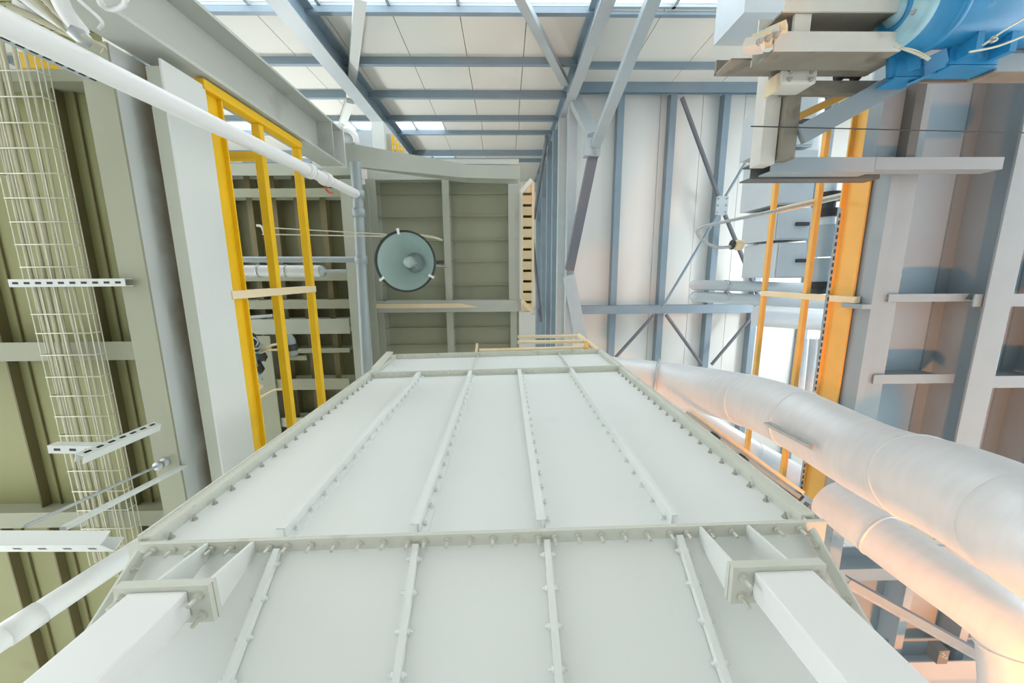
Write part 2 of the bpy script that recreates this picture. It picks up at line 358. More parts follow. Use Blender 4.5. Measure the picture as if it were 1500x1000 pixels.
# ================================================================== THE HOPPER
HF, YH, X0, X1 = 1.2, .93, -1.275, 1.065
H2, H3 = 3.45, 4.28; YB = 2.7; HB = -.1
hop = thing('hopper', 'large white steel hopper with bolted flanges and ribs rising in the middle', 'hopper', ((X0 + X1) / 2, 1.8, 0))
mb = MB(); mb.box(X0, YH, z(HF) + .006, X1, YB, z(H3)); mb.build('bin', 'hopper', hop)
sl = .67; dh = HF - HB
mb = MB(); mb.prism([(X0, YH + .01, z(HF) - .006), (X0, YB, z(HF) - .006), (X0, YB, z(HB)), (X0, YH + .01 + sl * dh, z(HB))], (X1 - X0, 0, 0)); mb.build('cone', 'hopper', hop)
mb = MB(); mb.box(X0 - .06, YH - .032, z(HF) - .012, X1 + .07, YB + .05, z(HF) + .004); mb.build('main_flange', 'lip', hop)
for h, nm in ((H2, 'upper_flange'), (H3 - .03, 'top_flange')):
    mb = MB(); mb.box(X0 - .02, YH - .055, z(h) - .01, X1 + .02, YH + .002, z(h) + .01)
    nb = 34
    for i in range(nb): bolt_shape(mb, V((X0 + .04 + i * (X1 - X0 - .08) / (nb - 1), YH - .028, z(h) - .01)), (0, 0, -1), .009, .014)
    mb.build(nm, 'lip', hop)
ribx = [-.812, -.33, .13, .60]
for i, x in enumerate(ribx):
    mb = MB(); z0, z1 = z(HF) + .03, z(H2) - .01; wd = .048
    mb.box(x - .006, YH - wd + .006, z0, x + .002, YH, z1)
    mb.box(x - .03 if i != 3 else x - .006, YH - wd, z0, x + .003 if i != 3 else x + .018, YH - wd + .006, z1)
    mb.box(x + .0022, YH - .008, z0 - .03, x + .03, YH + .001, z1 - .003)
    nb = 20
    for k in range(nb):
        zz = z0 + .05 + k * (z1 - z0 - .1) / (nb - 1)
        bolt_shape(mb, V((x + (.016 if i != 3 else -.02), YH - .008 if i != 3 else YH, zz)), (0, -1, 0), .008, .012)
    mb.build('rib', 'hopper', hop)
    mb = MB(); mb.box(x - .004, YH - .04, z(H2) + .01, x + .004, YH, z(H3) - .04)
    if i in (1, 3): mb.build('rib', 'lip', hop)
# seams below the flange
nrm = V((0, -1, -sl)).normalized(); dn = V((0, sl, -1)).normalized()
for i, x in enumerate(ribx):
    p = V((x, YH + .01, z(HF) - .012)); q = p + dn * (dh - .03) * math.sqrt(1 + sl * sl)
    mb = MB(); mb.bar(p, q, .022, .024, nrm, 0, .012)
    for k in range(12):
        c = p + dn * (.045 + k * .1)
        for s_ in (-1, 1): mb.lathe(c + V((s_ * .011, 0, 0)) + nrm * .012, (s_, 0, 0), [(.009, 0), (.009, .008), (.005, .008), (.005, .016), (0, .016)], 8)
    mb.build('seam', 'hopper', hop)
# edge angles of the bin
for s_, x in ((-1, X0), (1, X1)):
    mb = MB(); z0, z1 = z(HF) + .012, z(H3)
    mb.box(x - .004, YH - .037, z0, x + .004, YH + .01, z1); mb.box(x - s_ * .004, YH - .045, z0, x + s_ * .035, YH - .037, z1); mb.box(x + s_ * .035, YH - .05, z0, x + s_ * .044, YH - .01, z1)
    mb.build('edge_angle', 'lip', hop)
    for k in range(22): bolt(hop, (x - s_ * .025, YH, z0 + .05 + k * .105), (0, -1, 0), .009, .014, 'boltd')
    # hip strips of the cone
    p = V((x, YH + .01, z(HF) - .012)); q = p + dn * (dh - .02) * math.sqrt(1 + sl * sl)
    mb = MB(); mb.bar(p, q, .008, .05, nrm, 0, .025); mb.build('hip_strip', 'lip', hop)
    for k in range(4): bolt(hop, p + dn * (.05 + k * .16) + V((-s_ * .004, 0, 0)) + nrm * .025, (-s_, 0, 0), .010, .016)
# flange bolts
bx = []
u = X0 + .02
for a_, b_, n_ in ((X0, -.812, 6), (-.812, -.33, 5), (-.33, .13, 5), (.13, .60, 5), (.60, X1, 5)):
    for k in range(n_ + 1): bx.append(a_ + .03 + k * (b_ - a_ - .06) / n_)
for x in bx: bolt(hop, (x, YH - .010, z(HF) - .012), (0, 0, -1), .0115, .026)
# brackets: gussets, seat plate, bolts
HP = .985
YAW = -.017
cy_, sy_ = math.cos(YAW), math.sin(YAW)
def unyaw(x, y):                            # plan point in the hopper's own frame (the hopper stands slightly turned)
    dx, dy = x - (X0 + X1) / 2 - HSX, y - 1.8; return dx * cy_ + dy * sy_ + (X0 + X1) / 2, -dx * sy_ + dy * cy_ + 1.8
HSX = .022
for s_, ua, ub, vf, vb, la, lb_, lv in ((-1, 171, 312, 854, 912, 196, 281, 859), (1, 1069, 1205, 824, 882, 1100, 1184, 826)):
    A_ = P((ua + ub) / 2, vf, HP); xm_, yf = unyaw(A_.x, A_.y); yb = yf + .122
    xa_ = unyaw(ab(ua, vf)[0] * HP, A_.y)[0]; xb_ = unyaw(ab(ub, vf)[0] * HP, A_.y)[0]
    gx = [xa_ + (xb_ - xa_) * f_ for f_ in ((.36, .93) if s_ < 0 else (.06, .66))]
    for x in gx:
        mb = MB(); mb.prism([(x - .005, YH - .030, z(HF) - .0125), (x - .005, YH + .02, z(HF) - .0125), (x - .005, yb, z(HP) + .0145), (x - .005, yf + .004, z(HP) + .0145)], (.010, 0, 0)); mb.build('gusset', 'hopper', hop)
    mb = MB(); mb.box(xa_, yf, z(HP), xb_, yb, z(HP) + .014); mb.build('seat_plate', 'lip', hop)
    xl, xr = unyaw(ab(la, lv)[0] * HP, A_.y)[0], unyaw(ab(lb_, lv)[0] * HP, A_.y)[0]
    t = thing('support_column', ['white rectangular steel column bolted under the right end of the hopper', 'white rectangular steel column bolted under the left end of the hopper'][s_ < 0], 'column', ((X0 + X1) / 2, 1.8, 0), 'hopper support columns')
    mb = MB(); mb.box(xl, yf + .012, 0, xr, yf + .10, z(HP) - .0165); mb.build('tube', 'leg', t, bevel=.004)
    mb = MB(); mb.box(xa_ + .002, yf - .002, z(HP) - .016, xb_ - .002, yb, z(HP) - .001); hpl = mb.build('head_plate', 'lip', t)
    for px_ in (((xa_ + xl) / 2), (xb_ + xr) / 2):
        for py_ in (yf + .03, yb - .026): bolt(hpl, (px_, py_, z(HP) - .016), (0, 0, -1), .0125, .028)
    t.rotation_euler.z = YAW; t.location.x += HSX
hop.rotation_euler.z = YAW; hop.location.x += HSX

# handrails on top of the hopper
t = thing('hopper_handrail', 'cream handrail along the top edge of the white hopper', 'handrail', (0, YH + .1, z(H3)))
hh = H3 + .02; yy = YH + .02
mb = MB(); mb.tube([PY(702, 514, yy), PY(874, 509, yy)], .03, 8); mb.build('rail', 'cream', t)
mb = MB(); mb.bar(PY(697, 522, yy), PY(699, 505, yy), .05, .03); mb.build('post', 'cream', t)
t = thing('corner_guardrail', 'faded yellow two bar guardrail above the right corner of the hopper', 'guardrail', P(850, 495, 4.9))
for k, (a_, b_, h_) in enumerate((((758, 493), (850, 492), 5.3), ((758, 501), (856, 500), 4.95))):
    mb = MB(); mb.tube([P(*a_, h_), P(*b_, h_)], .024, 8); mb.build('rail', 'cream', t)
mb = MB(); mb.tube([P(848, 491, 5.3), P(876, 514, 4.35)], .03, 8); mb.build('post', 'cream', t)
mb = MB(); mb.tube([P(860, 500, 4.95), P(858, 512, 4.35)], .03, 8); mb.build('post', 'peach', t)
brace(PX(549, 540, X0 - .03), PX(571, 516, X0 - .03), .07, .02, 'lip', 'small flared plate at the upper left corner of the hopper', name='corner_plate', cat='plate')

# ================================================================== LEFT PLATFORM
HD = 2.65
XG = -.715 * 2.75
x0, y0, x1, y1 = rect(-260, 60, 283, 1060, HD)
YP0, YP1 = -1.255, 4.6
mb = MB(); mb.box(-4.6, YP0 + .02, z(HD), XG - .1, YP1, z(HD) + .04)
tag(mb.build('deck_plate', 'olive'), 'olive green deck plate overhead on the left, seen from below', 'deck')
# joists
jx = [ab(128, 400)[0] * 2.59, ab(8, 530)[0] * 2.59, ab(11, 815)[0] * 2.59]
for i, x in enumerate(jx):
    mb = MB(); mb.box(x, YP0 + .05 if i < 2 else 1.7, z(HD) - .06, x + .012, YP1, z(HD) - .001); mb.box(x + .085, YP0 + .05 if i < 2 else 1.7, z(HD) - .014, x + .092, YP1, z(HD) - .001)  # dark tone carries the shade on the side of the joist
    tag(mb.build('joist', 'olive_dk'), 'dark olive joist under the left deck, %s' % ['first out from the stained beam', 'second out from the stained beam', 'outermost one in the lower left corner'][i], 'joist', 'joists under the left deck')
cb = [(101, 119, 2.45, 'near the yellow plate'), (501, 528, 2.42, 'between the first and second slotted brackets'), (750, 772, 2.45, 'behind the thin hanger rods')]
for v0, v1, h, w in cb:
    a, b = ab(100, v0)[1] * h, ab(100, v1)[1] * h
    mb = MB(); mb.box(-4.6, a, z(h), -2.33, b, z(h) + .012); mb.box(-4.6, (a + b) / 2 - .005, z(h) + .012, -2.33, (a + b) / 2 + .005, z(HD) - .001)
    tag(mb.build('cross_beam', 'olive_g'), 'olive grey cross beam under the left deck, ' + w, 'beam', 'cross beams under the left deck')
xq = rect(20, 76, 76, 99, 2.9)
mb = MB(); mb.box(xq[0], xq[1], z(2.9), xq[2], xq[3], z(2.95)); tag(mb.build('yellow_plate', 'yellow'), 'bright yellow plate beyond the edge of the left deck, above the cable tray', 'plate')
# stained I-beam (beam A)
hA = 2.32; xA0, xA1 = ab(174, 400)[0] * hA, ab(214, 400)[0] * hA; xw = (xA0 + xA1) / 2
t = thing('deck_beam', 'grey I-beam with a brown rust stain under the left deck', 'beam', (xw, 0, z(hA)))
mb = MB(); mb.box(xA0, YP0, z(hA), xA1, YP1, z(hA) + .014); mb.build('lower_flange', 'olive_g', t)  # greenish grey puts the shade of the underside into the colour
mb = MB(); mb.box(xA1 - .012, YP0, z(hA) + .014, xA1 - .001, YP1, z(2.575)); mb.build('web', 'beamr', t)  # paler than the flange: light on this side put into the colour
mb = MB(); mb.box(xA0, YP0, z(HD) - .016, xA1, YP1, z(HD) - .002); mb.build('upper_flange', 'beamg', t)
mb = MB(); mb.box(xA0, YP0, z(hA) + .014, xA1 - .013, YP0 + .01, z(HD) - .017); mb.build('end_plate', 'beamg', t)
# white edge channel (beam B)
hBb = 2.4; xB = ab(283, 400)[0] * hBb
t = thing('edge_beam', 'white painted edge channel of the left platform beside the yellow kick plate', 'beam', (xB, 0, z(hBb)))
mb = MB(); mb.box(xB - .012, YP0 + .04, z(hBb), xB, YP1, z(2.72)); mb.build('web', 'beaml', t)  # well lit side: web coloured paler than its flanges to carry the light
mb = MB(); mb.box(xB - .09, YP0 + .08, z(hBb), xB - .012, YP1, z(hBb) + .012); mb.build('lower_flange', 'beamg', t)
mb = MB(); mb.box(xB - .09, YP0 + .08, z(2.708), xB - .012, YP1, z(2.72)); mb.build('upper_flange', 'beamg', t)
# yellow guardrail
t = thing('yellow_guardrail', 'bright yellow guardrail of the left platform with two posts and three rails', 'guardrail', (XG, 0, z(2.75)))
ygy0, ygy1 = ab(290, 140)[1] * 2.8, 2.6
mb = MB(); mb.box(XG - .012, ygy0, z(2.70), XG + .0, ygy1, z(2.86)); mb.box(XG - .02, ygy0, z(2.86), XG + .03, ygy1, z(2.872)); mb.build('kick_plate', 'yellow', t)
hm = hX(402, 400, XG) ; ht = hX(453, 400, XG)
mb = MB(); mb.box(XG - .035, ygy0, z(hm) - .03, XG + .03, ygy1, z(hm) + .03); mb.build('middle_rail', 'yellow', t, bevel=.005)
mb = MB(); mb.box(XG - .035, ygy0, z(ht) - .03, XG + .03, ygy1, z(ht) + .03); mb.build('top_rail', 'yellow', t, bevel=.005)
for v_, m_ in ((212, 'yellow'), (427, 'cream')):
    y_ = ab(430 if v_ < 300 else 400, v_)[1] * (ht if v_ < 300 else hm)
    mb = MB(); mb.box(XG - .03, y_ - .03, z(2.7), XG + .045, y_ + .03, z(ht) + .02); mb.build('post', m_, t, bevel=.004)
mb = MB(); yq = ab(340, 218)[1] * 3.1; mb.box(XG - .75, yq - .03, z(hm) - .03, XG - .03, yq + .03, z(hm) + .03); mb.build('return_rail', 'yellow', t)

# big H column and haunched beam
t = thing('platform_column', 'big grey H-section column slanting across the upper left corner', 'column', (-1.87, -1.4, 0))
HC = 4.75; yc0, yc1 = -1.68, -1.27; xw = -2.05
xr = ab(505, 258)[0] * HC
mb = MB(); mb.box(xw - .012, yc0 + .02, 0, xw, yc1 - .02, z(HC)); mb.build('web', 'column', t)
for y_ in (yc0, yc1 - .02):
    mb = MB(); mb.box(xw - .10, y_, 0, xr, y_ + .02, z(HC)); mb.build('flange', 'column', t)
mb = MB(); mb.box(xw - .2, yc0 - .02, z(HC), xr + .02, yc1 + .02, z(HC) + .03); mb.build('cap_plate', 'beaml', t)
mb = MB(); mb.box(xw, yc0 + .02, z(HC) - .25, xr, yc1 - .02, z(HC) - .235); mb.build('stiffener', 'column', t)
# lifting lug on the column
pp = [PY(165 + 20 * math.cos(q * math.pi / 6), -2 + 16 * math.sin(q * math.pi / 6), yc1 + .04) for q in range(7)]
mb = MB(); mb.tube([V((p.x, p.y, p.z)) for p in pp], .012, 8); tag(mb.build('cable_loop', 'pipew'), 'white cable loop hanging over the grey column at the top edge', 'cable')

hz = 4.78
t = thing('haunched_beam', 'pale grey tapered beam running from the column top to the olive ceiling bay', 'beam', P(600, 235, hz))
A, B, Cc, D_ = P(497, 215, hz), P(700, 252, hz), P(760, 252, hz), None
mb = MB()
poly = [P(497, 207, hz), P(505, 242, hz), P(680, 260, hz), P(762, 262, hz), P(762, 243, hz), P(685, 241, hz)]
mb.prism([V((p.x, p.y, z(hz))) for p in poly], (0, 0, .02)); mb.build('lower_flange', 'column', t)
pm = [P(500, 226, hz), P(680, 250, hz), P(760, 252, hz)]
mb = MB()
for a_, b_ in zip(pm, pm[1:]): mb.bar(a_ + V((0, 0, .14)), b_ + V((0, 0, .14)), .012, .24)
mb.build('web', 'beamg', t)
mb = MB()
for a_, b_ in zip(pm, pm[1:]): mb.bar(a_ + V((0, 0, .27)), b_ + V((0, 0, .27)), .14, .02)
mb.build('upper_flange', 'beamg', t)
x0, y0, x1, y1 = rect(660, 233, 760, 240, 5.1)
mb = MB(); mb.box(x0 - 1.2, y0, z(5.1), x1, y1, z(5.2)); tag(mb.build('edge_strip', 'beaml'), 'pale strip along the roof side edge of the olive bay, above the haunched beam', 'strip')

# olive ceiling bay
HO = 5.75
x0, y0, x1, y1 = rect(546, 263, 760, 532, HO)
t = thing('olive_bay', 'olive grey platform bay seen from below behind the round lamp', 'platform', ((x0 + x1) / 2, (y0 + y1) / 2, z(HO)))
mb = MB(); mb.box(x0, y0, z(HO), x1, y1, z(HO) + .04); mb.build('deck', 'olive_g', t)
for v_ in (284, 317, 352, 383, 417, 480, 505):
    y_ = ab(655, v_)[1] * HO
    mb = MB(); mb.box(x0, y_ - .01, z(HO) - .035, x1, y_ + .008, z(HO) - .001); mb.build('stiffener', 'olive_g', t)
def fb(ul, ur, vr, v0, v1, h, d, m, nm, par, ib=True):
    xl, xr_ = ab(ul, vr)[0] * h, ab(ur, vr)[0] * h; ya, yb_ = ab((ul + ur) / 2, v0)[1] * h, ab((ul + ur) / 2, v1)[1] * h
    mb = MB()
    if ib: mb.ibeam(((xl + xr_) / 2, ya, z(h)), ((xl + xr_) / 2, yb_, z(h)), xr_ - xl, d)
    else: mb.box(xl, ya, z(h), xr_, yb_, z(h) + d)
    return mb.build(nm, m, par)
def lb(u0, u1, v0, v1, h, d, m, nm, par, ib=True):
    xl, ya, xr_, yb_ = rect(u0, v0, u1, v1, h)
    mb = MB()
    if ib: mb.ibeam((xl, (ya + yb_) / 2, z(h)), (xr_, (ya + yb_) / 2, z(h)), yb_ - ya, d)
    else: mb.box(xl, ya, z(h), xr_, yb_, z(h) + d)
    return mb.build(nm, m, par)
fb(651, 661, 380, 262, 520, HO - .2, .2, 'beamg', 'joist', t)
fb(745, 761, 350, 263, 452, HO - .22, .22, 'column', 'side_beam', t)
fb(748, 757, 490, 452, 520, HO - .2, .2, 'beamg', 'side_beam', t)
fb(543, 557, 380, 262, 532, HO - .2, .2, 'beamg', 'side_beam', t)
lb(538, 768, 440, 457, HO - .24, .24, 'column', 'cross_beam', t)
mb = MB(); xl, ya, xr_, yb_ = rect(540, 445, 700, 448, HO - .32); mb.prism([(xl, ya, z(HO - .32)), (xr_ - .25, ya, z(HO - .32)), (xr_, yb_ + .03, z(HO - .26)), (xr_ - .2, yb_ + .03, z(HO - .32)), (xl, yb_ + .03, z(HO - .32))], (0, 0, .05)); mb.build('stiffening_strip', 'cream', t)
lb(538, 744, 248, 263, HO - .15, .15, 'column', 'edge_beam', t)
# slatted stair beside the bay
t = thing('stair', 'narrow cream coloured flight of treads beside the olive bay', 'stair', P(773, 360, 5.4))
hs_ = 5.3
xl, ya, xr_, yb_ = rect(764, 268, 782, 458, hs_)
mb = MB(); mb.box(xr_ - .03, ya, z(hs_) - .05, xr_, yb_, z(hs_) + .15); mb.build('stringer', 'cream', t)
mb = MB(); mb.box(xl, ya, z(hs_) - .02, xl + .02, yb_, z(hs_) + .15); mb.build('stringer', 'cream', t)
mb = MB(); mb.box(xl + .02, ya, z(hs_) + .16, xr_ - .03, yb_, z(hs_) + .18); mb.build('shade_plate', 'olive_dk', t)  # dark sheet added so the gaps between treads read as shadow
nt_ = 12
for k in range(nt_):
    y_ = ya + (yb_ - ya) * (k + .5) / nt_; w_ = (yb_ - ya) / nt_
    mb = MB(); mb.box(xl + .02, y_ - w_ * .42, z(hs_), xr_ - .03, y_ + w_ * .3, z(hs_) + .02); mb.box(xl + .02, y_ + w_ * .3, z(hs_), xr_ - .03, y_ + w_ * .34, z(hs_) + .1); mb.build('tread', 'cream', t)
brace(P(762, 283, 5.1), P(778, 264, 5.2), .05, .04, 'beaml', 'short pale strut at the upper end of the cream stair', up=(0, 0, 1))
brace(P(764, 440, 5.1), P(781, 457, 5.1), .05, .04, 'cream', 'short cream strut at the lower end of the stair', up=(0, 0, 1))

# ------------------------------------------------ upper level to the left of the bay
HU = 5.4
t = thing('upper_platform', 'olive upper platform seen through the yellow guardrail', 'platform', P(430, 400, HU))
x0, y0, x1, y1 = rect(150, 238, 541, 700, HU)
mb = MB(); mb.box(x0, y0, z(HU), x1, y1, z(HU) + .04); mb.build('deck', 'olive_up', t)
for ul in (258, 300, 345, 378, 412, 445, 482):
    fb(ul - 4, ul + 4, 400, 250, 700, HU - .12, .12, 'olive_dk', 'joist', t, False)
for v0, v1, m_ in ((239, 257, 'beamg'), (276, 289, 'olive_g'), (400, 412, 'olive_g'), (440, 453, 'olive_g'), (468, 490, 'beamg'), (511, 518, 'olive_g'), (556, 572, 'olive_g'), (613, 626, 'beamg'), (640, 660, 'olive_g')):
    lb(180, 512, v0, v1, HU - .3 if v1 - v0 > 12 else HU - .2, .2, m_, 'cross_beam', t)
fb(508, 536, 400, 262, 660, HU - .42, .3, 'beamg', 'main_beam', t)
fb(378, 402, 550, 492, 660, HU - .32, .2, 'olive_g', 'post_beam', t)
# horizontal pipes
def hpipe(name, pts, r, m, label, cat='pipe', extra=None):
    mb = MB(); mb.tube(pts, r, 16); o = mb.build(name, m); return tag(o, label, cat)
hp = 4.5
hpipe('conduit_pipe', [P(300, 380, hp), P(528, 380, hp)], .034, 'pipeg', 'thin grey pipe joined to the grey drop pipe beside the round lamp')
t = thing('silver_pipe', 'thick silver pipe behind the yellow guardrail with a blanked end', 'pipe', P(400, 397, hp))
mb = MB(); mb.tube([P(290, 397, 4.6), P(470, 397, 4.6)], .07, 20); mb.build('barrel', 'duct', t)
mb = MB(); c_ = P(470, 397, 4.6); mb.lathe(c_, (1, 0, 0), [(.07, 0), (.06, .04), (.02, .05), (.02, .3), (0, .3)], 16); mb.build('end_cap', 'galv', t)
for uu in (340, 380, 420, 460):
    mb = MB(); mb.lathe(P(uu, 397, 4.6) - V((.012, 0, 0)), (1, 0, 0), [(.07, 0), (.076, 0), (.076, .024), (.07, .024)], 20); mb.build('band', 'galv', t)
# drop pipe (forward) and white riser
t = thing('grey_pipe', 'grey pipe running past the round lamp towards the hopper, ending behind it', 'pipe', P(527, 380, 4.4))
mb = MB(); mb.tube([P(520, 238, 4.4), P(524, 285, 4.4), P(537, 548, 4.4)], .058, 16); mb.build('barrel', 'pipeg', t)
for vv in (285, 312, 380): 
    p_ = P(524 + (vv - 285) * .05, vv, 4.4); mb = MB(); mb.lathe(p_ - V((0, .045, 0)), (0, 1, 0), [(.058, 0), (.07, 0), (.07, .09), (.058, .09)], 16); mb.build('coupling', 'pipeg', t)
t = thing('white_riser', 'long white pipe slanting across the upper left in front of the yellow guardrail', 'pipe', (-1.63, -.88, 0))
pt_, pb_ = P(524, 285, 4.4), P(0, 30, 1.42)
ax = (pt_ - pb_).normalized(); p0_ = pb_ - ax * (pb_.z / ax.z)
mb = MB(); mb.tube([p0_, pt_], .046, 20); mb.build('barrel', 'pipew', t)
for uu in (459, 482):
    f_ = V(P(uu, 253 if uu < 470 else 266, 1)) ; hq = 3.35 if uu < 470 else 3.65
    c_ = p0_ + ax * ((z(hq) - p0_.z) / ax.z); mb = MB(); mb.lathe(c_ - ax * .04, ax, [(.046, 0), (.062, 0), (.062, .03), (.05, .04), (.062, .05), (.062, .08), (.046, .08)], 20); mb.build('coupling', 'pipew', t)
c_ = p0_ + ax * ((z(3.68) - p0_.z) / ax.z)
mb = MB(); mb.tube(crom([c_ + V((0, .045, 0)), c_ + V((-.01, .08, -.02)), c_ + V((.01, .11, .0)), c_ + V((.03, .11, .03))], 4), .01, 6)
tag(mb.build('red_cord', 'red'), 'small reddish cord tied to the white pipe near its upper end', 'cord')
pa_, pb2 = P(-30, 955, 1.2), P(206, 800, 1.72)
t = thing('white_standpipe', 'white pipe rising from the lower left corner to behind the hopper flange', 'pipe', pa_)
ax = (pb2 - pa_).normalized(); p0_ = pa_ - ax * (pa_.z / ax.z)
mb = MB(); mb.tube([p0_, pb2 + ax * 1.2], .047, 20); mb.build('barrel', 'pipew', t)
c_ = pa_ + ax * ((z(1.31) - pa_.z) / ax.z); mb = MB(); mb.lathe(c_ - ax * .05, ax, [(.047, 0), (.05, 0), (.05, .1), (.047, .1)], 20); mb.build('coupling', 'pipew', t)

# ------------------------------------------------ cable tray
HTY = 2.32
t = thing('cable_tray', 'wire basket cable tray running along under the left deck', 'cable tray', P(75, 420, HTY))
xl, xr_ = ab(33, 400)[0] * HTY, ab(116, 400)[0] * HTY; ya, yb_ = -1.2, 1.95
mb = MB()
for k in range(5):
    x_ = xl + (xr_ - xl) * k / 4; mb.tube([(x_, ya, z(HTY)), (x_, yb_, z(HTY))], .003, 6)
for x_ in (xl, xr_):
    for dz_ in (.03, .06): mb.tube([(x_, ya, z(HTY) + dz_), (x_, yb_, z(HTY) + dz_)], .003, 6)
mb.build('long_wires', 'wire', t)
y_ = ya + .06; vs_ = [104, 142, 180, 217, 254, 290, 325, 358, 391, 460, 488, 520, 552, 580, 610, 638, 690, 720, 748, 775, 800]
for v_ in vs_:
    y_ = ab(70, v_)[1] * HTY
    mb = MB(); mb.tube([(xl, y_, z(HTY) + .06), (xl, y_, z(HTY) - .004), (xr_, y_, z(HTY) - .004), (xr_, y_, z(HTY) + .06)], .0038, 6); mb.build('cross_wire', 'wire', t)
cx = [.1, .17, .30, .42, .48, .66, .80]
for k, c_ in enumerate(cx):
    x_ = xl + (xr_ - xl) * c_; rr_ = random.uniform(.007, .013)
    pts = [(x_ + .003 * math.sin(q * .8 + k), ya - .1 + q * (yb_ - ya + .2) / 16, z(HTY) + .016 + .004 * math.sin(q + k)) for q in range(17)]
    mb = MB(); mb.tube(crom(pts, 3), rr_, 8)
    tag(mb.build('cable', 'cable'), 'pale cable lying in the wire basket tray, %s from the outer side' % ORD[k], 'cable', 'cables in the basket tray')
# slotted brackets
def slotted(p, q, label, w=.045, d=.045, up=(0, 0, 1), nsl=7, m='beaml', face=0, dark=True):
    p, q = V(p), V(q); o = thing('slotted_bracket', label, 'bracket', p)
    a = (q - p).normalized(); sd = a.cross(V(up)).normalized(); u_ = sd.cross(a)
    mb = MB(); mb.bar(p, q, w, .004, up, 0, -d / 2); mb.bar(p, q, .004, d, up, w / 2 - .002); mb.bar(p, q, .004, d, up, -w / 2 + .002); mb.build('channel', m, o)
    L_ = (q - p).length
    mb = MB()
    for k in range(nsl):
        c_ = p + a * (L_ * (k + .6) / (nsl + .2)) - u_ * (d / 2 + .0025)
        mb.bar(c_ - a * .016, c_ + a * .016, .013, .002, up)
    mb.build('slots', 'black', o); return o
b_ = ab(100, 414)[1] * 2.285
slotted((ab(20, 414)[0] * 2.285, b_, z(2.285)), (ab(189, 414)[0] * 2.285, b_, z(2.285)), 'slotted bracket crossing under the cable tray halfway along', nsl=10)
slotted(PX(230, 624, -2.17), PX(116, 672, -2.17), 'slotted hanger dropping from the stained beam near the hopper', up=(-.35, 1, 0), nsl=7)
slotted(P(150, 656, 1.93), P(78, 655, 1.93), 'short slotted arm under the cable tray joined to the slotted hanger', nsl=3)
slotted(PX(142, 113, -2.2), PX(-10, 42, -2.2), 'slotted hanger in the upper left corner under the white pipe', up=(-.3, -1, 0), nsl=8, m='steel_l')
slotted(P(165, 792, 1.56), P(-60, 792, 1.56), 'white slotted arm at the lower left edge, below the thin hanger rods', w=.09, d=.06, up=(0, -.7, 1), nsl=6)
rod(P(238, 679, 2.3), P(36, 771, 1.62), 'thin hanger rod with a clamp at its upper end on the left', .009, 'galv', 'hanger_rod')
brace(P(271, 682, 2.34), P(92, 774, 1.62), .03, .02, 'beaml', 'flat pale hanger strap beside the thin rod on the left', 'hanger_strap', 'strap')
p_ = P(234, 681, 2.28); t = thing('rod_clamp', 'small round clamp holding the thin hanger rod under the stained beam', 'clamp', p_)
mb = MB(); mb.lathe(p_, (0, 0, 1), [(0, -.02), (.03, -.02), (.03, .0), (.018, .0), (.018, .03), (.03, .03), (.03, .045), (0, .045)], 12); mb.build('clamp_body', 'galv', t)
# bundle of cables at the very top left
for k, (q0, q1, q2, r_) in enumerate([((30, -8), (70, 22), (118, 52), .02), ((60, -8), (92, 25), (118, 50), .014), ((84, -8), (98, 20), (120, 48), .028), ((10, 8), (60, 30), (112, 55), .012), ((110, -5), (148, 30), (145, 42), .006), ((118, 52), (152, 68), (150, 78), .006), ((20, 2), (50, 20), (100, 48), .010), ((46, -4), (80, 28), (114, 58), .012)]):
    hh_ = 1.6
    mb = MB(); mb.tube(crom([P(*q0, hh_), P(*q1, hh_ + .05), P(*q2, hh_ + .1)], 6), r_, 8)
    tag(mb.build('loose_cable', 'cable' if k % 2 else 'pipew'), 'loose pale cable in the upper left corner, %s' % ['long outer one', 'middle one', 'thickest one', 'lowest one', 'thin hooked one', 'thin looped one below the clamp', 'lower thin one', 'one beside the middle cable'][k], 'cable', 'loose cables in the upper left corner')
p_ = P(118, 53, 1.68); mb = MB(); mb.lathe(p_, (.6, .5, .6), [(0, -.03), (.02, -.03), (.028, 0), (.02, .03), (0, .03)], 10); tag(mb.build('cable_clamp', 'galv'), 'small metal clamp gathering the loose cables in the upper left corner', 'clamp')
x0, y0, x1, y1 = rect(-40, -40, 130, 56, 2.75)
mb = MB(); mb.box(x0, y0, z(2.75), x1, y1, z(2.8)); 
for k in range(14): yy_ = y0 + (y1 - y0) * k / 14; mb.box(x0, yy_, z(2.72), x1, yy_ + .02, z(2.75))
tag(mb.build('ribbed_deck', 'olive'), 'ribbed olive sheet in the upper left corner behind the loose cables', 'deck')

# ------------------------------------------------ lamp
hl = 3.25; lc = P(594, 383, hl); R = .252
t = thing('pendant_lamp', 'round high bay lamp with glass cover hanging before the olive bay', 'lamp', lc)
prof = [(R, 0), (R * 1.0, .02), (R * .93, .12), (R * .72, .24), (R * .45, .33), (R * .28, .36), (0, .365)]
mb = MB(); mb.lathe(lc, (0, 0, 1), prof, 48); mb.build('reflector', 'bulb', t)
mb = MB(); mb.lathe(lc, (0, 0, 1), [(R - .012, -.012), (R + .004, -.012), (R + .004, .014), (R - .012, .014), (R - .012, -.012)], 48); mb.build('rim', 'dark', t)
mb = MB(); mb.lathe(lc, (0, 0, 1), [(0, -.012), (R * .5, -.008), (R - .01, 0)], 48); mb.build('glass_cover', 'glass', t)
mb = MB(); mb.lathe(lc + V((0, 0, .05)), (0, 0, 1), [(0, 0), (.03, .01), (.045, .05), (.05, .1), (.035, .2), (.025, .3)], 24); mb.build('bulb', 'pipew', t)
mb = MB(); mb.lathe(lc + V((0, 0, .33)), (0, 0, 1), [(.0, 0), (.09, 0), (.09, .22), (.05, .26), (0, .26)], 24); mb.build('housing', 'galv', t)
